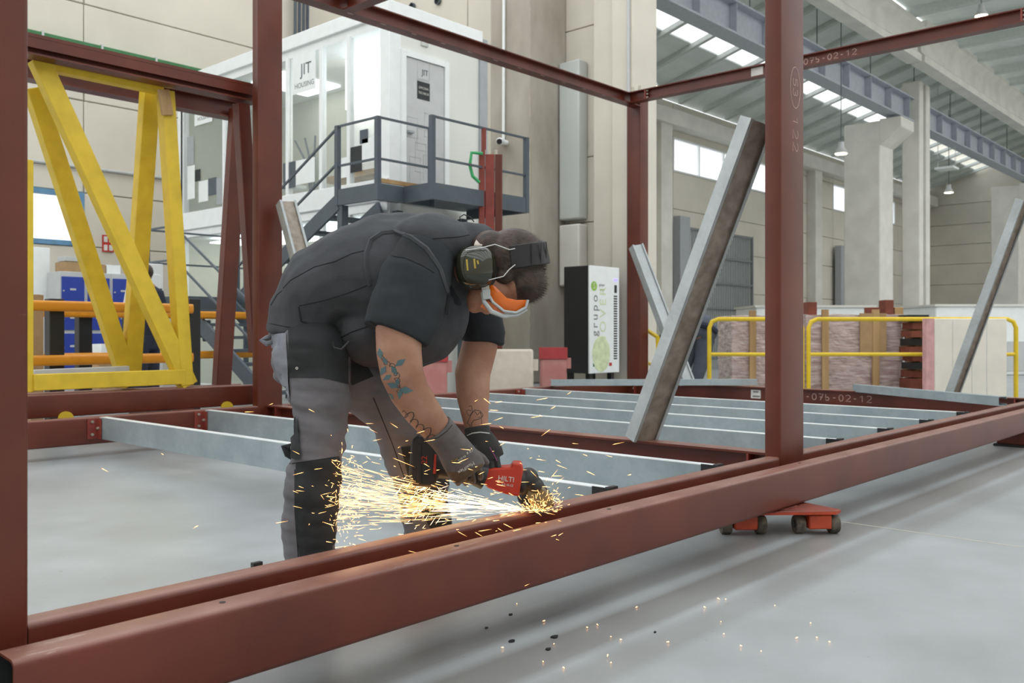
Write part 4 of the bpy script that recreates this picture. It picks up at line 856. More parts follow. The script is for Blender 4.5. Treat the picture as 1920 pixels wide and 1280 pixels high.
# plastic road barriers
def roadbar(u0, u1, d, mt, ml, label, base):
    a, b = Q(u0, 655, d), Q(u1, 655, d); e = (b-a).normalized(); wd = (b-a).length; zt = .77
    t = thing('road_barrier', label, 'road barrier', ((a.x+b.x)/2, (a.y+b.y)/2, 0), 'plastic road barriers')
    P = lambda x, y, z: Vector((a.x, a.y, z)) + e*x + VIEW*y
    prof = [(-.12, 0), (-.12, .14), (-.08, .5), (-.05, zt), (.05, zt), (.08, .5), (.12, .14), (.12, 0)]
    mb = MB(); n = len(prof)
    mb.add([P(0, y, z) for y, z in prof] + [P(wd, y, z) for y, z in prof], [tuple(range(n))[::-1], tuple(range(n, 2*n))] + [(i, (i+1) % n, n+(i+1) % n, n+i) for i in range(n)])
    mb.build('shell', M[ml], t, bevel=.03)
    MB().add([P(x, y, z) for x in (wd-.02, wd+.06) for y, z in ((-.04, .5), (.04, .5), (.04, .64), (-.04, .64))], [(0, 1, 2, 3), (4, 7, 6, 5), (0, 4, 5, 1), (1, 5, 6, 2), (2, 6, 7, 3), (3, 7, 4, 0)]).build('coupling_lug', M[ml], t)
    if ml == 'barp': MB().add([P(x, y, z) for x in (-.01, wd+.01) for y, z in ((-.085, zt-.14), (.085, zt-.14), (.065, zt+.01), (-.065, zt+.01))], [(0, 1, 2, 3), (4, 7, 6, 5), (0, 4, 5, 1), (1, 5, 6, 2), (2, 6, 7, 3), (3, 7, 4, 0)]).build('top_band', M['barr'], t)
    for x in (.12*wd, .6*wd): MB().add([P(x+i, y, z) for i in (0, .28*wd) for y, z in ((-.14, .0), (-.115, .0), (-.115, .11), (-.13, .11))], [(0, 1, 2, 3), (4, 7, 6, 5), (0, 4, 5, 1), (1, 5, 6, 2), (2, 6, 7, 3), (3, 7, 4, 0)]).build('foot', M[mt], t)
roadbar(905, 1000, 11.48, 'dark', 'barw', 'white plastic road barrier between the arm of the man grinding and the red one', 0)
roadbar(1012, 1062, 12.2, 'barr', 'barp', 'red plastic road barrier beside the black and white cabinet', 0); roadbar(770, 838, 11.0, 'barr', 'barp', 'faded red plastic road barrier seen between the arms of the man grinding', 0)
# black and white cabinet
cbx = thing('charging_cabinet', 'tall black and white cabinet with a vertical logo beside the corner post', 'cabinet', (13.2, 10.0, 0))
cx, cy = 12.77, 9.75
MB().box(cx, cx+.89, cy+.03, cy+.58, .26, 2.16).build('body', M['dark'], cbx, bevel=.012); fp = MB().box(cx, cx+.89, cy, cy+.03, .26, 2.16).build('front_panel', W, cbx, bevel=.008)
for x in (cx+.08, cx+.72):
    for y in (cy+.06, cy+.48): MB().box(x, x+.09, y, y+.09, 0, .26).build('leg', M['dark'], cbx)
yq = cy-.002
text('grupo', .24, (cx+.16, yq, 1.28), (0, 0, 1), (-1, 0, 0), M['gprint'], 'lettering', fp, font_space=1.35); text('SOVER', .26, (cx+.4, yq, 1.3), (0, 0, 1), (-1, 0, 0), M['limep'], 'lettering', fp, font_space=1.4)
MB().lathe((cx+.13, cy, 1.8), (0, -1, 0), [(.085, 0), (.085, .004)], 20).build('logo_disc', M['lime'], fp); text('S', .15, (cx+.13, yq-.003, 1.8), (1, 0, 0), UP, M['print'], 'lettering', fp)
text('grupo', .07, (cx+.36, yq, 1.83), (1, 0, 0), UP, M['gprint'], 'lettering', fp); text('sover', .07, (cx+.36, yq, 1.75), (1, 0, 0), UP, M['limep'], 'lettering', fp)
MB().prism([Vector((cx+.34+.26*math.cos(a_*math.pi/12), cy-.004, .6+.32*math.sin(a_*math.pi/12))) for a_ in range(24)], (0, .004, 0)).build('leaf_emblem', M['limep'], fp)
for dx_, m_ in ((.1, 'green'), (.58, 'redp')): MB().box(cx+dx_, cx+dx_+.08, cy-.003, cy, .38, .44).build('round_mark', M[m_], fp)
MB().box(cx+.73, cx+.82, cy-.006, cy, 1.92, 1.95).build('display', M['led'], fp)
gl = MB()
for k in range(26): gl.box(cx+.72, cx+.82, cy-.005, cy, .5+k*.045, .525+k*.045)
tag(gl.build('vent_slots', M['dark'], fp), kind='stuff')
MB().box(cx+.74, cx+.8, cy-.012, cy, 1.7, 1.84).build('handle', M['dark'], fp)

# ================================================================== THE MAN GRINDING
def px(n, d): return n*d/FPX
def sec(u, v, d, r, rb): return (Q(u, v, d), px(r, d), rb)
def pell(mb, u, v, d, rx, ry, rd, ang=0):
    a = math.radians(ang); e1 = RIGHT*math.cos(a) - UP*math.sin(a); e2 = RIGHT*math.sin(a) + UP*math.cos(a)
    return mb.ell(Q(u, v, d), (e1*px(rx, d), VIEW*rd, e2*px(ry, d)), 20, 12)
def bvh_of(*obs):
    vs, fs = [], []
    for o in obs:
        n = len(vs); off = wloc(o); vs += [v.co + off for v in o.data.vertices]; fs += [tuple(i+n for i in p.vertices) for p in o.data.polygons]
    return BVHTree.FromPolygons(vs, fs)
CAMP = Vector((0, 0, CAMZ))
def hit(b, u, v):
    d = (Q(u, v, 1) - CAMP).normalized(); h = b.ray_cast(CAMP, d); return (h[0], h[1]) if h[0] is not None else (None, None)
def cloth_line(name, pts, wd, b, m, parent, off=.0015, step=4, closed=False):
    """a stitched line lying on a surface"""
    P = []; pts = pts + [pts[0]] if closed else pts
    for i in range(len(pts)-1):
        (a, c), (e, f) = pts[i], pts[i+1]; k = max(1, int(math.hypot(e-a, f-c)/step))
        P += [(a+(e-a)*j/k, c+(f-c)*j/k) for j in range(k)]
    P.append(pts[-1]); mb = MB(); run = []
    def flush():
        if len(run) > 1:
            vs = []
            for i, (p, n) in enumerate(run):
                t = (run[min(i+1, len(run)-1)][0] - run[max(i-1, 0)][0]).normalized(); a = t.cross(n).normalized()*wd/2
                vs += [p + n*off*.2 - a, p + n*off, p + n*off*.2 + a]
            fs = []
            for i in range(len(run)-1): fs += [(3*i, 3*i+1, 3*i+4, 3*i+3), (3*i+1, 3*i+2, 3*i+5, 3*i+4)]
            mb.add(vs, fs)
        run.clear()
    last = None
    for u, v in P:
        h, n = hit(b, u, v)
        if h is None or (last is not None and (h-last).length > .06): flush(); last = h; continue
        if n.dot(h-CAMP) > 0: n = -n
        run.append((h, n)); last = h
    flush()
    return mb.build(name, m, parent, flipfix=False, smooth=True) if mb.v else None
def cloth_patch(name, poly, b, m, parent, off=.003, step=6):
    """a sewn-on panel lying on a surface"""
    pts = []
    n = len(poly)
    for i in range(n):
        (a, c), (e, f) = poly[i], poly[(i+1) % n]; k = max(1, int(math.hypot(e-a, f-c)/step))
        pts += [(a+(e-a)*j/k, c+(f-c)*j/k) for j in range(k)]
    edge = [(i, (i+1) % len(pts)) for i in range(len(pts))]; x0, x1 = min(p[0] for p in pts), max(p[0] for p in pts); y0, y1 = min(p[1] for p in pts), max(p[1] for p in pts)
    def inside(x, y):
        r = False; j = len(pts)-1
        for i in range(len(pts)):
            if (pts[i][1] > y) != (pts[j][1] > y) and x < (pts[j][0]-pts[i][0])*(y-pts[i][1])/(pts[j][1]-pts[i][1])+pts[i][0]: r = not r
            j = i
        return r
    inn = []; y = y0+step/2
    while y < y1:
        x = x0+step/2
        while x < x1:
            if inside(x, y) and min((x-p[0])**2+(y-p[1])**2 for p in pts) > (step*.45)**2: inn.append((x, y))
            x += step
        y += step
    allp = [mathutils.Vector(p) for p in pts + inn]
    r = mathutils.geometry.delaunay_2d_cdt(allp, edge, [], 1, 1e-4); vs = []; ok = []
    for p in r[0]:
        h, nn = hit(b, p.x, p.y)
        if h is None: vs.append(Vector((0, 0, 0))); ok.append(False); continue
        if nn.dot(h-CAMP) > 0: nn = -nn
        vs.append(h + nn*off); ok.append(True)
    fs = [tuple(f) for f in r[2] if all(ok[i] for i in f) and max((vs[f[i]]-vs[f[i-1]]).length for i in range(len(f))) < .09]
    used = sorted({i for f in fs for i in f}); mp = {i: k for k, i in enumerate(used)}; mb = MB()
    if not fs: return None
    mb.add([vs[i] for i in used], [tuple(mp[i] for i in f) for f in fs]); return mb.build(name, m, parent, flipfix=False, smooth=True)

man = thing('person', 'man in charcoal work vest and grey trousers bending over and grinding the steel', 'person', Q(690, 1120, 3.32) * 1)
man.location.z = 0; WL[man.name] = Vector((man.location.x, man.location.y, 0))
HD = 3.15
# -- body: one continuous skin
b = MB()
b.loft([sec(575, 640, 3.3, 55, .15), sec(612, 545, 3.3, 72, .18), sec(715, 530, 3.3, 105, .19), sec(800, 510, 3.3, 100, .17), sec(850, 490, 3.27, 62, .1), sec(885, 492, 3.2, 42, .07), sec(915, 500, 3.16, 40, .066)])
b.loft([sec(800, 480, 3.15, 40, .06), sec(766, 540, 3.03, 46, .065), sec(748, 620, 2.97, 45, .058), sec(748, 660, 2.965, 43, .055), sec(754, 702, 2.97, 41, .05), sec(768, 735, 2.99, 38, .048), sec(790, 768, 3.03, 35, .046), sec(815, 800, 3.09, 30, .038), sec(842, 828, 3.13, 24, .03), sec(862, 852, 3.15, 22, .02)])
b.loft([sec(850, 510, 3.45, 40, .06), sec(905, 590, 3.5, 36, .06), sec(899, 650, 3.48, 34, .052), sec(886, 700, 3.45, 34, .05), sec(887, 745, 3.42, 31, .046), sec(892, 790, 3.4, 24, .035), sec(897, 815, 3.39, 21, .03), sec(905, 838, 3.38, 19, .02)])
b.loft([sec(590, 660, 3.2, 55, .1), sec(598, 740, 3.15, 48, .09), sec(597, 850, 3.1, 36, .07), sec(582, 960, 3.08, 36, .06), sec(584, 1100, 3.08, 26, .045), sec(586, 1150, 3.08, 24, .05)])
b.loft([sec(640, 680, 3.4, 55, .1), sec(735, 760, 3.46, 46, .09), sec(785, 880, 3.52, 34, .065), sec(800, 960, 3.53, 34, .06), sec(806, 1060, 3.54, 25, .045), sec(808, 1085, 3.54, 24, .05)])
# head: cranium, brow, cheeks, jaw, nose, lips, ear
pell(b, 958, 494, HD, 60, 58, .08, 8); pell(b, 972, 532, HD, 40, 34, .07); pell(b, 925, 540, HD, 46, 42, .066, 20); pell(b, 900, 560, HD, 26, 24, .05); pell(b, 890, 574, HD, 14, 14, .035)
pell(b, 912, 583, HD-.005, 9, 7, .025, 25); pell(b, 934, 578, HD-.01, 11, 14, .02, -30); pell(b, 938, 590, HD-.01, 7, 6, .016); pell(b, 902, 502, HD-.075, 14, 18, .014)
body = b.build('body', M['skin'], man, remesh=.0075, sm=6)
# -- trousers
t = MB()
t.loft([sec(578, 580, 3.3, 58, .18), sec(576, 606, 3.3, 64, .195), sec(582, 640, 3.3, 70, .2), sec(590, 690, 3.3, 74, .2), sec(606, 730, 3.3, 50, .17)])
t.loft([sec(580, 600, 3.28, 48, .13), sec(584, 635, 3.235, 64, .145), sec(588, 670, 3.19, 70, .145), sec(598, 735, 3.14, 58, .118), sec(602, 790, 3.12, 50, .108), sec(594, 850, 3.1, 47, .098), sec(584, 905, 3.09, 51, .1), sec(582, 960, 3.08, 52, .1), sec(582, 1030, 3.08, 47, .095), sec(585, 1090, 3.08, 47, .1), sec(586, 1138, 3.08, 48, .1)])
t.loft([sec(600, 640, 3.36, 55, .15), sec(640, 685, 3.4, 64, .15), sec(700, 728, 3.44, 60, .125), sec(744, 770, 3.47, 56, .115), sec(768, 830, 3.5, 53, .11), sec(786, 890, 3.52, 50, .1), sec(797, 950, 3.53, 46, .098), sec(804, 1020, 3.54, 44, .095), sec(807, 1068, 3.54, 45, .1)])
trousers = t.build('trousers', M['trou'], man, remesh=.008, sm=5)
# folds in the cloth
import mathutils.noise as mn
def folds(o, amp, sx, sy, seed=0, region=None):
    off = wloc(o)
    nr = [v.normal.copy() for v in o.data.vertices]
    for v, n in zip(o.data.vertices, nr):
        w_ = v.co + off; r = w_.dot(RIGHT); q = Vector((r*sx + w_.z*1.5, w_.dot(VIEW)*sx, w_.z*sy + r*2.5 + seed))
        v.co += n*amp*(mn.noise(q) + .5*mn.noise(q*2.1))
    o.data.update()
folds(trousers, .013, 5, 19)
# -- vest and shirt
v_ = MB()
v_.loft([sec(577, 630, 3.3, 73, .205), sec(583, 592, 3.3, 77, .21), sec(612, 545, 3.3, 88, .225), sec(660, 526, 3.3, 104, .235), sec(715, 528, 3.3, 129, .24), sec(772, 523, 3.3, 126, .24), sec(826, 496, 3.3, 104, .22), sec(860, 484, 3.28, 80, .16), sec(888, 474, 3.24, 52, .1)])
pell(v_, 772, 592, 3.3, 103, 95, .19, -8); pell(v_, 700, 625, 3.28, 72, 62, .19); pell(v_, 815, 452, 3.16, 78, 52, .12, 12); pell(v_, 830, 470, 3.42, 70, 55, .1)
v_.loft([sec(872, 446, 3.22, 30, .1), sec(893, 452, 3.2, 34, .085), sec(905, 462, 3.19, 36, .08)])
vest = v_.build('vest', M['vest'], man, remesh=.008, sm=5)
folds(vest, .011, 8, 6, 3)
s_ = MB()
s_.loft([sec(800, 462, 3.1, 52, .07), sec(782, 515, 3.05, 66, .085), sec(764, 572, 3.01, 71, .09), sec(750, 608, 2.985, 68, .085), sec(742, 628, 2.975, 65, .078)])
s_.loft([sec(850, 520, 3.46, 48, .08), sec(898, 585, 3.49, 44, .085), sec(906, 628, 3.49, 42, .075), sec(905, 645, 3.485, 40, .07)])
s_.loft([sec(720, 540, 3.3, 110, .2), sec(800, 530, 3.3, 105, .2), sec(850, 510, 3.28, 70, .12)])
pell(s_, 768, 594, 3.3, 98, 93, .185, -8)
shirt = s_.build('t_shirt', M['tee'], man, remesh=.007, sm=4)
folds(shirt, .006, 8, 12, 9)
# -- boots
for (u, v, d, nm_) in ((588, 1146, 3.08, 'boot'), (812, 1078, 3.54, 'boot')):
    g = MB(); c = Q(u, v, d); c.z = 0
    g.loft([(c + Vector((0, 0, .17)), .05, .055), (c + Vector((0, 0, .1)), .06, .06), (c + Vector((0, 0, .02)), .065, .055)])
    for k in range(5): g.ell(c + RIGHT*(-.04+.05*k) + Vector((0, 0, .05-.003*k)), (RIGHT*.06, VIEW*.05, UP*(.05-.004*k)))
    bt = g.build(nm_, M['pad'], man, remesh=.009, sm=3)
    for v2 in bt.data.vertices:
        if v2.co.z < .012: v2.co.z = .012
    MB().prism([c + RIGHT*a + VIEW*w2 for a, w2 in ((-.1, -.045), (.19, -.045), (.23, 0), (.19, .045), (-.1, .045))], (0, 0, .014)).build('sole', M['dark'], bt, bevel=.003)
# -- panels, pockets and seams sewn on the clothes
bt_, bv, bs = bvh_of(trousers), bvh_of(vest), bvh_of(shirt)
cloth_patch('black_hip_panel', [(541, 600), (600, 600), (636, 610), (655, 650), (690, 690), (700, 705), (660, 722), (605, 708), (543, 708)], bt_, M['pad'], trousers)
cloth_patch('knee_pad_pocket', [(556, 868), (600, 862), (636, 858), (640, 900), (636, 960), (633, 1045), (600, 1060), (565, 1060), (556, 1000), (553, 930)], bt_, M['pad'], trousers)
cloth_patch('knee_pad_pocket', [(752, 838), (815, 830), (840, 880), (845, 990), (815, 1005), (775, 930)], bt_, M['pad'], trousers)
cloth_patch('back_pocket', [(512, 628), (538, 625), (542, 700), (545, 745), (520, 700), (512, 660)], bt_, M['trou2'], trousers, .006)
cloth_patch('cargo_pocket', [(540, 770), (556, 772), (562, 800), (566, 860), (548, 858), (540, 838), (546, 810)], bt_, M['pad'], trousers, .008)
for ln_ in ([(541, 712), (545, 760), (552, 800), (560, 860)], [(700, 745), (735, 830), (760, 900), (772, 980)], [(534, 870), (553, 868), (636, 856)], [(553, 880), (553, 960), (560, 1050)]):
    cloth_line('seam', ln_, .004, bt_, M['seam'], trousers)
cloth_line('seam', [(531, 540), (545, 525), (590, 500), (628, 490), (660, 475), (682, 470)], .005, bv, M['seam'], vest, .002)
cloth_line('seam', [(561, 573), (600, 565), (650, 550), (688, 535)], .004, bv, M['seam'], vest, .002)
cloth_line('seam', [(506, 606), (560, 617), (620, 632), (650, 640)], .004, bv, M['seam'], vest, .002)
cloth_line('seam', [(508, 572), (520, 552), (529, 545)], .004, bv, M['seam'], vest, .002)
cloth_line('seam', [(560, 575), (565, 602), (600, 612), (626, 618), (640, 622)], .007, bv, M['seam'], vest, .004)
cloth_line('seam', [(640, 632), (660, 622), (690, 612)], .005, bv, M['seam'], vest, .003)
rim_b = bvh_of(vest, shirt)
cloth_line('armhole_binding', [(694, 535), (686, 505), (686, 475), (695, 450), (715, 437), (740, 434), (770, 444), (800, 466), (826, 505), (840, 550), (838, 590)], .017, rim_b, M['vest'], vest, .009)
cloth_patch('armhole_patch', [(741, 450), (768, 457), (796, 478), (815, 512), (790, 497), (760, 484), (722, 478)], bs, M['seam'], shirt, .002)  # darker patch inside the armhole
cloth_line('seam', [(785, 458), (815, 447), (860, 444), (880, 440)], .004, bv, M['seam'], vest, .002)
cloth_line('reflective_tape', [(717, 478), (727, 463), (740, 447)], .005, bs, M['print'], shirt, .003)
cloth_line('hem', [(682, 594), (700, 606), (722, 622), (760, 645), (792, 653)], .004, bs, M['seam'], shirt, .002)
MB().lathe(hit(bt_, 557, 690)[0] or Q(557, 690, 3.05), -VIEW, [(.0045, 0), (.0045, .004), (.0025, .004), (.0025, .002)], 14).build('eyelet', M['print'], trousers)
# hanging loops
MB().tube([Q(512, 628, 3.2), Q(500, 634, 3.19), Q(490, 638, 3.18), Q(500, 644, 3.18), Q(514, 640, 3.19)], [.008, .01, .008, .01, .008], 8).build('belt_loop', M['trou2'], trousers, smooth=True)
MB().tube([Q(556, 845, 3.1), Q(542, 838, 3.09), Q(531, 836, 3.09), Q(540, 850, 3.09), Q(552, 858, 3.09)], [.012, .014, .008, .014, .012], 8).build('hammer_loop', M['pad'], trousers, smooth=True)
MB().tube([Q(865, 418, 3.2), Q(862, 407, 3.2), Q(870, 402, 3.2), Q(882, 407, 3.2), Q(889, 416, 3.2)], .0022, 6).build('hang_loop', M['dark'], vest, smooth=True)
MB().tube([Q(655, 640, 3.08), Q(640, 655, 3.07), Q(626, 652, 3.07), Q(623, 640, 3.07)], .005, 6).build('drawcord', M['dark'], vest, smooth=True)

# -- hair
hm = MB(); pell(hm, 962, 488, HD, 60, 61, .087, 8); pell(hm, 984, 527, HD, 39, 42, .08); pell(hm, 915, 465, HD+.01, 38, 34, .078, -10); pell(hm, 946, 518, HD, 30, 24, .084)
hair = hm.build('hair', M['hair'], man, remesh=.006, sm=3)
off = wloc(hair)
st_ = MB(); pol = [p for p in hair.data.polygons]; rnd = random.Random(3)
for p in rnd.sample(pol, min(6000, len(pol))):
    c = p.center + off; n = p.normal; dn = (n*.28 + RIGHT*.75 - UP*.3 + Vector((rnd.gauss(0, .15), rnd.gauss(0, .15), rnd.gauss(0, .15)))).normalized(); sd = dn.cross(n).normalized()*.0007
    l = rnd.uniform(.012, .024); st_.add([c - sd, c + sd, c + dn*l], [(0, 1, 2)])
tag(st_.build('hair_strands', M['hair'], hair, flipfix=False), kind='stuff')
# -- ear defenders
def squircle(c, nrm, upv, prof, n=28):
    nrm = nrm.normalized(); a = (upv - nrm*upv.dot(nrm)).normalized(); b2 = nrm.cross(a); mb = MB(); vs = []; fs = []
    for r, h, ex in prof:
        for k in range(n):
            g = 2*math.pi*k/n; cx_, sy_ = math.cos(g), math.sin(g); q = (abs(cx_)**ex + abs(sy_)**ex)**(-1/ex)
            vs.append(c + nrm*h + (a*cx_*1.06 + b2*sy_)*r*q)
    for i in range(len(prof)-1):
        for k in range(n): fs.append((i*n+k, i*n+(k+1) % n, (i+1)*n+(k+1) % n, (i+1)*n+k))
    fs += [tuple(range(n))[::-1], tuple(range((len(prof)-1)*n, len(prof)*n))]
    return mb.add(vs, fs)
def strip(mb, pts, wdirs, wd, th):
    vs = []; fs = []; pts = [Vector(p) for p in pts]
    for i, p in enumerate(pts):
        t = (pts[min(i+1, len(pts)-1)] - pts[max(i-1, 0)]).normalized(); w2 = Vector(wdirs); w2 = (w2 - t*w2.dot(t)).normalized(); n = t.cross(w2)
        vs += [p - w2*wd/2 - n*th/2, p + w2*wd/2 - n*th/2, p + w2*wd/2 + n*th/2, p - w2*wd/2 + n*th/2]
    for i in range(len(pts)-1):
        for k in range(4): fs.append((4*i+k, 4*i+(k+1) % 4, 4*i+4+(k+1) % 4, 4*i+4+k))
    fs += [(3, 2, 1, 0), (4*len(pts)-4, 4*len(pts)-3, 4*len(pts)-2, 4*len(pts)-1)]; return mb.add(vs, fs)
nrm = (-VIEW*.93 + UP*.15 - RIGHT*.1).normalized(); cup = Q(892, 500, 3.065)
mf = squircle(cup, nrm, UP, [(.05, -.03, 2.6), (.066, -.02, 2.6), (.068, -.006, 2.6), (.066, -.002, 2.6), (.066, .004, 2.8), (.064, .02, 2.8), (.055, .034, 2.6), (.036, .042, 2.4), (.012, .045, 2)]).build('ear_defenders', M['muff'], man, smooth=True)
squircle(cup, nrm, UP, [(.05, -.05, 2.6), (.064, -.045, 2.6), (.069, -.035, 2.6), (.069, -.018, 2.6), (.064, -.012, 2.6)]).build('cushion', M['dark'], mf, smooth=True)
squircle(Q(900, 500, 3.27), -nrm, UP, [(.05, -.03, 2.6), (.068, -.006, 2.6), (.064, .02, 2.8), (.036, .042, 2.4), (.012, .045, 2)]).build('far_cup', M['muff'], mf, smooth=True)
bandp = [Q(957, 482, 3.062), Q(975, 480, 3.058), Q(995, 477, 3.068), Q(1012, 475, 3.09), Q(1022, 474, 3.125), Q(1025, 473, 3.16), Q(1020, 472, 3.2), Q(1003, 470, 3.235), Q(975, 470, 3.25)]
bd = strip(MB(), bandp, UP*.98 - RIGHT*.2, .078, .012).build('headband', M['dark'], mf, bevel=.003)
for i in (2, 3, 4): strip(MB(), [bandp[i] - VIEW*.008 + RIGHT*.004 + UP*.036, bandp[i] - VIEW*.008 + RIGHT*.004 - UP*.036], RIGHT, .003, .003).build('rib', M['toolb'], bd)
for pth in ([(873, 469, 3.03), (905, 464, 3.03), (928, 458, 3.04), (955, 468, 3.05), (966, 466, 3.055)], [(916, 525, 3.03), (944, 518, 3.03), (955, 505, 3.035), (966, 496, 3.05)]):
    MB().tube([Q(*p) for p in pth], .0018, 6).build('wire_arm', M['steelw'], mf, smooth=True)
bm_ = bvh_of(mf)
for poly, m_ in (([(895, 488), (897, 495)], 'gold'), ([(889, 485), (891, 503)], 'gold'), ([(875, 486), (877, 507)], 'gold')): cloth_line('cup_print', poly, .006, bm_, M[m_], mf, .0006, 2)
# -- goggles
gg = MB()
gf = [(905, 545, 3.075), (915, 572, 3.07), (942, 585, 3.075), (966, 587, 3.08), (985, 578, 3.09), (992, 562, 3.1)]
gl_o = MB(); ring = [(910, 530), (928, 536), (950, 558), (985, 566), (990, 562), (986, 576), (968, 586), (945, 583), (924, 566), (914, 548)]
cen = Q(948, 562, 3.075)
gl_o.add([cen] + [Q(u, v, 3.068 + .00035*abs(u-935)) for u, v in ring], [(0, 1+i, 1+(i+1) % len(ring)) for i in range(len(ring))])
go = gl_o.build('goggles', M['lens'], man, flipfix=False, smooth=True)
md = go.modifiers.new('so', 'SOLIDIFY'); md.thickness = .003
rp = [Q(u, v, 3.064 + .00035*abs(u-935)) for u, v in ring]
MB().tube(rp[4:] + [rp[0]], .0048, 8).build('goggle_frame', M['gog'], go, smooth=True)
MB().tube([Q(904, 548, 3.075), Q(908, 566, 3.07), Q(922, 584, 3.07), Q(945, 593, 3.075), Q(970, 590, 3.085), Q(988, 580, 3.1)], [.006, .008, .009, .008, .006, .005], 8).build('goggle_skirt', M['gog'], go, smooth=True)
strip(MB(), [Q(905, 568, 3.085), Q(925, 580, 3.08), Q(945, 588, 3.085)], UP, .03, .004).build('side_window', M['lens'], go)
MB().prism([Q(u, v, 3.06) for u, v in ((903, 542), (919, 541), (920, 560), (905, 562))], VIEW*.014).build('strap_clip', M['gog'], go, bevel=.003)
strip(MB(), [Q(911, 550, 3.07), Q(910, 535, 3.062), Q(909, 520, 3.07)], RIGHT, .026, .003).build('strap', M['strap'], go)
strip(MB(), [Q(892, 476, 3.085), Q(897, 458, 3.09), Q(904, 442, 3.115)], RIGHT + UP*.3, .028, .003).build('strap', M['strap'], go)

# -- gloves
g = MB()
g.loft([sec(818, 802, 3.09, 32, .043), sec(833, 818, 3.115, 31, .041), sec(846, 834, 3.135, 31, .038), sec(860, 856, 3.155, 35, .035), sec(874, 877, 3.17, 37, .032), sec(882, 888, 3.175, 34, .026)], 24)
for i, (u, v) in enumerate(((857, 892), (871, 892), (885, 889), (899, 882))):
    g.tube([Q(u-6, v-14, 3.165), Q(u, v, 3.17), Q(u+2, v+10, 3.19), Q(u+2, v+14, 3.225), Q(u+0, v+8, 3.265)], [.011, .0112, .0108, .0102, .0085], 10)
g.tube([Q(868, 845, 3.18), Q(890, 848, 3.2), Q(905, 858, 3.23), Q(914, 868, 3.255)], [.015, .0145, .013, .01], 10)
gr_ = g.build('glove', M['glove'], man, remesh=.003, sm=3)
g = MB()
g.loft([sec(894, 800, 3.395, 24, .037), sec(896, 815, 3.39, 25, .037), sec(904, 834, 3.385, 30, .036), sec(914, 852, 3.375, 31, .033), sec(920, 864, 3.37, 28, .028)], 24)
for i, (u, v) in enumerate(((898, 872), (910, 876), (922, 876), (933, 870))):
    g.tube([Q(u-2, v-16, 3.365), Q(u, v-4, 3.345), Q(u+2, v+6, 3.33), Q(u+3, v+14, 3.34), Q(u+1, v+17, 3.365)], [.011, .0112, .0108, .0102, .0085], 10)
g.tube([Q(888, 838, 3.36), Q(884, 856, 3.34), Q(890, 870, 3.325), Q(898, 880, 3.325)], [.014, .014, .0125, .01], 10)
gl_ = g.build('glove', M['glove2'], man, remesh=.003, sm=3)
bg_, bl_ = bvh_of(gr_), bvh_of(gl_)
cloth_line('cuff_edge', [(802, 826), (822, 820), (838, 808), (848, 796)], .004, bg_, M['glove2'], gr_, .001); cloth_line('cuff_edge', [(872, 818), (885, 812), (900, 810), (918, 812)], .004, bl_, M['lgprint'], gl_, .001)
cloth_patch('palm_coating', [(838, 884), (870, 884), (905, 868), (912, 890), (900, 908), (860, 912), (842, 902)], bg_, mat('glove_coating', (96, 78, 58), .8, var=.2, scale=30), gr_, .0015, 4)
# printing on the back of the glove, set along the hand
def on_surface_text(s, size, u, v, ang, bv_, m, parent):
    h, n = hit(bv_, u, v)
    if h is None: return
    if n.dot(h-CAMP) > 0: n = -n
    a = math.radians(ang); xd = RIGHT*math.cos(a) - UP*math.sin(a); xd = (xd - n*xd.dot(n)).normalized(); yd = n.cross(xd)
    text(s, size, h + n*.002, xd, yd, m, 'print', parent, .0003)
on_surface_text('MaxiFlex', .018, 874, 876, -30+180, bg_, M['print'], gr_); on_surface_text('CE 8', .013, 880, 846, -20+180, bg_, M['print'], gr_); on_surface_text('42-874', .011, 866, 858, -28+180, bg_, M['print'], gr_); on_surface_text('ATG', .012, 852, 862, -24+180, bg_, M['gold'], gr_)
cloth_line('pink_binding', [(918, 838), (926, 852), (932, 864)], .004, bl_, mat('pink_binding', (130, 70, 110), .8), gl_, .002)

# -- tattoos
bb_ = bvh_of(body)
def tat(pts, wd=.003, m='ink'): cloth_line('tattoo', pts, wd, bb_, M[m], body, .0012, 2)
for cx_, cy_, r_, a_ in ((750, 680, 11, -35), (719, 694, 10, 120), (760, 731, 13, 5), (736, 722, 11, 20), (713, 662, 10, 80), (739, 694, 10, 60), (727, 707, 9, 150), (750, 738, 9, 100), (722, 676, 8, 60), (733, 742, 7, 50), (745, 716, 8, 100)):
    a = math.radians(a_); L_ = [(r_*1.2, 0), (0, r_*.55), (-r_, 0), (0, -r_*.55)]
    cloth_patch('tattoo', [(cx_ + x*math.cos(a) - y*math.sin(a), cy_ + x*math.sin(a) + y*math.cos(a)) for x, y in L_], bb_, M['ink2'], body, .001, 3)
def squig(p0, p1, n, amp, wd=.002):
    (a, c), (e, f) = p0, p1; L_ = math.hypot(e-a, f-c); nx, ny = -(f-c)/L_, (e-a)/L_; pts = []
    for i in range(n*8+1):
        q = i/(n*8); s = math.sin(q*n*2*math.pi)*amp*(1 if int(q*n) % 3 else 1.7); k = math.cos(q*n*2*math.pi)*4.2
        pts.append((a+(e-a)*q + nx*s + (e-a)/L_*k, c+(f-c)*q + ny*s + (f-c)/L_*k))
    tat(pts, wd)
squig((708, 660), (728, 684), 4, 3); squig((734, 682), (745, 705), 4, 3); squig((744, 708), (750, 738), 4, 3)
squig((758, 776), (812, 824), 5, 8, .0034); tat([(757, 786), (752, 776), (757, 769), (765, 778), (760, 784)], .0026)
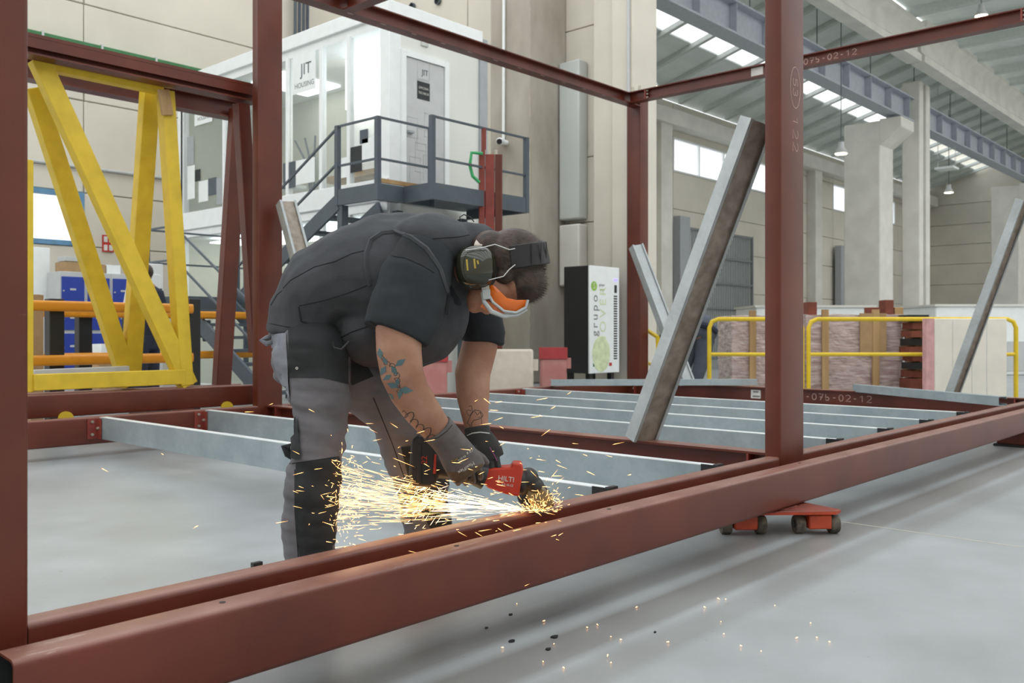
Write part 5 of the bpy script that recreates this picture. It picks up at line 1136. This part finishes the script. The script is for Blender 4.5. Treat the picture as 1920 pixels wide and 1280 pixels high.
tat([(884, 770), (878, 768), (874, 772), (880, 780), (886, 772), (884, 760), (878, 762)], .002); tat([(876, 793), (884, 776), (890, 768), (900, 770), (906, 778), (902, 784), (888, 788), (884, 794), (886, 805)], .0024); tat([(890, 770), (895, 778), (900, 772), (904, 782), (896, 782)], .002); tat([(903, 785), (903, 804), (888, 804)], .002); tat([(876, 793), (882, 797), (880, 805)], .002)

# ================================================================== ANGLE GRINDER
gn = thing('angle_grinder', 'red and black cordless angle grinder held in both gloved hands', 'angle grinder', Q(900, 900, 3.3))
def blk(poly, d, dp, name, m, par=gn, bev=.006): return MB().prism([Q(u, v, d) for u, v in poly], VIEW*dp).build(name, M[m], par, bevel=bev)
bat = blk([(770, 828), (780, 818), (806, 818), (818, 832), (820, 900), (812, 915), (772, 912), (766, 890)], 3.26, .085, 'battery', 'toolb', bev=.012)
blk([(783, 832), (790, 832), (790, 905), (783, 905)], 3.255, .01, 'battery_rib', 'dark', bat, .002); blk([(814, 852), (818, 852), (817, 888), (812, 888)], 3.255, .01, 'red_latch', 'tool', bat, .002)
h_ = Q(796, 862, 3.257); text('22', .03, h_, (RIGHT*.0 + UP), -RIGHT, M['tool'], 'print', bat, .0006)
MB().loft([sec(815, 872, 3.3, 24, .03), sec(850, 880, 3.3, 19, .03), sec(885, 888, 3.3, 19, .03), sec(908, 896, 3.31, 22, .034)]).build('handle', M['toolb'], gn, smooth=True)
hs = blk([(903, 884), (925, 878), (958, 876), (962, 868), (978, 869), (981, 880), (973, 931), (950, 927), (915, 915), (903, 902)], 3.31, .085, 'gear_housing', 'tool')
e = RIGHT*.97 - UP*.2
text('HILTI', .026, Q(949, 898, 3.3085), RIGHT*.98 - UP*.12, UP*.98 + RIGHT*.12, M['print'], 'print', hs, .0005)
text('AG 4S-22', .011, Q(951, 909, 3.3085), RIGHT*.98 - UP*.12, UP*.98 + RIGHT*.12, M['print'], 'print', hs, .0005)
hd = MB(); pell(hd, 990, 898, 3.37, 20, 22, .045, 20); pell(hd, 1000, 908, 3.38, 22, 17, .045, 30); pell(hd, 978, 905, 3.36, 14, 24, .042); pell(hd, 1012, 918, 3.4, 14, 12, .035)
hd.build('gear_head', M['toolb'], gn, remesh=.004, sm=2)
nd = (UP*.86 - VIEW*.42 + RIGHT*.28).normalized(); dc = Q(1000, 938, 3.42)
MB().lathe(dc, nd, [(.008, -.001), (.0625, -.001), (.0625, .001), (.008, .001)], 40).build('cutting_disc', mat('disc_dark', (58, 54, 48), .7, scale=40), gn)
MB().cyl(dc, dc + nd*.05, .014, 12).build('spindle', M['guard'], gn)
gp = [(984, 918), (1000, 908), (1018, 912), (1032, 928), (1041, 944), (1037, 952), (1016, 955), (1000, 948), (988, 936)]
blk(gp, 3.35, .1, 'wheel_guard', 'guard', bev=.012)


# ================================================================== SPARKS
rn = random.Random(11); sp = MB(); hot = MB()
def streak(mb, p, d, L_, r):
    d = d.normalized(); a = d.orthogonal().normalized(); b2 = d.cross(a); q = p + d*L_*.75; e = p + d*L_
    vs = [p] + [q + (a*math.cos(k*2.0944) + b2*math.sin(k*2.0944))*r for k in range(3)] + [e]
    mb.add(vs, [(0, 1, 2), (0, 2, 3), (0, 3, 1), (4, 2, 1), (4, 3, 2), (4, 1, 3)])
src = Q(998, 958, 3.36)
tgt0 = Q(640, 925, 3.2)
main = (tgt0 - src); mlen = main.length; mdir = main.normalized()
for i in range(620):                       # the jet towards the near leg
    sp_ang = rn.gauss(0, .055); up_ang = rn.gauss(0.0, .075) + (.06 if rn.random() < .3 else 0)
    d = (mdir + UP*up_ang + VIEW*sp_ang).normalized(); f = rn.random()**.7*1.05
    p = src + d*mlen*f - UP*.03*f*f; streak(hot if f < .45 else sp, p, d + Vector((rn.gauss(0, .03), rn.gauss(0, .03), rn.gauss(0, .03))), rn.uniform(.02, .11), rn.uniform(.0003, .0007))
for i in range(220):                       # burst round the disc
    a = rn.uniform(0, 2*math.pi); d = (RIGHT*math.cos(a) + UP*abs(math.sin(a))*1.2 - VIEW*rn.uniform(0, .8)).normalized()
    p = src + d*abs(rn.gauss(0, .045)) + RIGHT*rn.uniform(-.02, .06); streak(sp, p, d, rn.uniform(.005, .025), rn.uniform(.0004, .0009))
for i in range(260):                       # scatter where the jet strikes the trouser leg
    c = Q(645 + rn.gauss(0, 22), 930 + rn.gauss(0, 42), 3.0 + rn.uniform(-.04, .12)); d = Vector((rn.gauss(0, 1), rn.gauss(0, 1), rn.gauss(-.2, 1)))
    streak(sp, c, d, rn.uniform(.004, .022), rn.uniform(.0004, .0009))
for i in range(260):                       # wide spray
    c = Q(rn.uniform(560, 1060), rn.gauss(935, 55), rn.uniform(2.85, 3.35))
    if c.z > .02: streak(sp, c, -RIGHT + UP*rn.gauss(.05, .35) + VIEW*rn.gauss(0, .3), rn.uniform(.006, .04), rn.uniform(.0004, .0009))
for i in range(75):
    u = rn.uniform(120, 1300) if rn.random() < .3 else rn.uniform(540, 1250); v = rn.uniform(740, 1010); streak(sp, Q(u, v, rn.uniform(2.6, 3.0) if v < 960 else 2.4), RIGHT*rn.choice((-1, 1)) + UP*rn.gauss(0, .4), rn.uniform(.01, .04), rn.uniform(.0004, .0008))
for i in range(26):
    c = QZ(rn.uniform(860, 1560), rn.uniform(1120, 1260), .004); streak(sp, c, Vector((rn.gauss(0, 1), rn.gauss(0, 1), .15)), rn.uniform(.004, .012), .0018)
for i in range(130):                       # sparks striking the far leg
    c = Q(800 + rn.gauss(0, 22), 925 + rn.gauss(0, 28), 3.36); streak(hot, c, -RIGHT*.8 + UP*rn.gauss(-.5, .6) + VIEW*rn.gauss(0, .3), rn.uniform(.01, .045), rn.uniform(.0004, .0009))
so = sp.build('grinding_sparks', M['spark'], flipfix=False); tag(so, 'shower of orange sparks flying from the grinder towards the trouser leg', 'sparks', kind='stuff')
ho = hot.build('white_hot_sparks', M['spark2'], flipfix=False); tag(ho, 'dense white hot jet of sparks leaving the grinding disc', 'sparks', kind='stuff')
# swarf and crumbs on the floor
for k, (u, v, r_) in enumerate(((960, 1203, .012), (1040, 1195, .014), (1028, 1218, .01), (957, 1153, .008), (912, 1178, .006), (1228, 1186, .005))):
    c = QZ(u, v, 0); lab = ['black swarf crumb under the tube, larger round one at left', 'flat black swarf chip under the tube at right', 'black swarf crumb nearest the camera on the floor', 'small black crumb on the floor close under the tube', 'tiny dark crumb on the floor left of the others', 'tiny dark crumb on the floor right of the others'][k]
    g = MB().prism([c + Vector((r_*math.cos(a)*(1+.3*math.sin(3*a+k)), r_*.7*math.sin(a), 0)) for a in [i*math.pi/4 for i in range(8)]], (0, 0, .005)).build('swarf_crumb', M['dark']); tag(g, lab, 'swarf', 'swarf crumbs on the floor')

# ================================================================== OTHER PEOPLE
def person_far(label, build, loc):
    t = thing('person', label, 'person', loc); build(t); return t
def standing(t):
    d = 10.6
    b = MB(); pell(b, 271, 513, d, 14, 17, .1); b.loft([sec(272, 525, d, 8, .06), sec(274, 545, d, 26, .11), sec(275, 580, d, 25, .12), sec(275, 640, d, 21, .12)])
    for s, dd in ((-1, -.1), (1, .1)):
        b.loft([sec(275+s*10, 640, d+dd, 13, .09), sec(275+s*11, 700, d+dd, 10, .07), sec(276+s*12, 765, d+dd, 8, .06), sec(277+s*12, 778, d+dd, 10, .08)])
        b.loft([sec(274+s*24, 545, d+dd, 8, .05), sec(274+s*30, 590, d+dd, 7, .045), sec(268+s*22, 620, d-.2, 6, .04)])
    b.build('body', M['skin'], t, remesh=.02, sm=3)
    h = MB(); pell(h, 272, 509, d-.01, 15, 16, .11); h.build('hair', M['hair'], t, remesh=.02, sm=2)
    s2 = MB(); s2.loft([sec(272, 532, d, 12, .08), sec(274, 546, d, 29, .13), sec(275, 580, d, 27, .14), sec(275, 636, d, 24, .14)])
    for s in (-1, 1): s2.loft([sec(274+s*22, 545, d, 10, .07), sec(274+s*29, 575, d, 10, .06)])
    s2.build('dark_shirt', M['navy'], t, remesh=.02, sm=2)
    tr = MB(); tr.loft([sec(275, 628, d, 24, .15), sec(275, 655, d, 24, .15)])
    for s, dd in ((-1, -.1), (1, .1)): tr.loft([sec(275+s*10, 640, d+dd, 15, .1), sec(275+s*11, 700, d+dd, 12, .085), sec(276+s*12, 772, d+dd, 11, .075)])
    tr.build('navy_trousers', M['navy'], t, remesh=.02, sm=2)
    MB().prism([Q(u, v, d-.3) for u, v in ((238, 530), (243, 530), (243, 572), (230, 572))], VIEW*.03).build('white_sleeve', W, t)
p0 = Q(275, 780, 10.6); person_far('person in dark shirt and navy trousers standing behind the yellow trestle', standing, (p0.x, p0.y, 0))
def bending(t):
    d = 13.6
    b = MB(); pell(b, 1247, 640, d, 12, 13, .09); b.loft([sec(1252, 632, d, 10, .08), sec(1270, 618, d, 22, .14), sec(1300, 610, d, 26, .16), sec(1325, 618, d, 24, .15)])
    for s in (0, 1): b.loft([sec(1322-s*14, 625, d+.15*s, 17, .1), sec(1318-s*30, 670, d+.15*s, 13, .08), sec(1305-s*30, 712, d+.15*s, 10, .06), sec(1298-s*30, 742, d+.15*s, 9, .06)])
    b.loft([sec(1262, 622, d-.1, 10, .06), sec(1252, 655, d-.12, 9, .05), sec(1246, 690, d-.12, 7, .045)])
    b.build('body', M['skin'], t, remesh=.02, sm=3)
    v = MB(); v.loft([sec(1256, 630, d, 13, .1), sec(1272, 617, d, 25, .16), sec(1300, 609, d, 28, .18), sec(1328, 614, d, 22, .17)]); v.loft([sec(1262, 622, d-.1, 13, .08), sec(1252, 655, d-.12, 12, .065), sec(1247, 680, d-.12, 10, .06)])
    v.build('slate_jacket', M['denim'], t, remesh=.02, sm=2)
    v = MB(); pell(v, 1324, 622, d, 22, 20, .17)
    for s in (0, 1): v.loft([sec(1322-s*14, 625, d+.15*s, 20, .12), sec(1318-s*30, 670, d+.15*s, 15, .09), sec(1305-s*30, 712, d+.15*s, 12, .075), sec(1298-s*30, 742, d+.15*s, 12, .07)])
    v.build('grey_trousers', M['denim'], t, remesh=.02, sm=2); MB().tube([Q(1308, 606, d-.17), Q(1330, 612, d-.18), Q(1342, 622, d-.1)], .05, 8).build('belt', M['navy'], t, smooth=True)
    h = MB(); pell(h, 1245, 637, d-.01, 13, 13, .1); h.build('hair', M['hair'], t, remesh=.02, sm=1)
p0 = Q(1300, 745, 13.6); person_far('worker in slate clothes bending down behind the leaning channel at the right', bending, (p0.x, p0.y, 0))
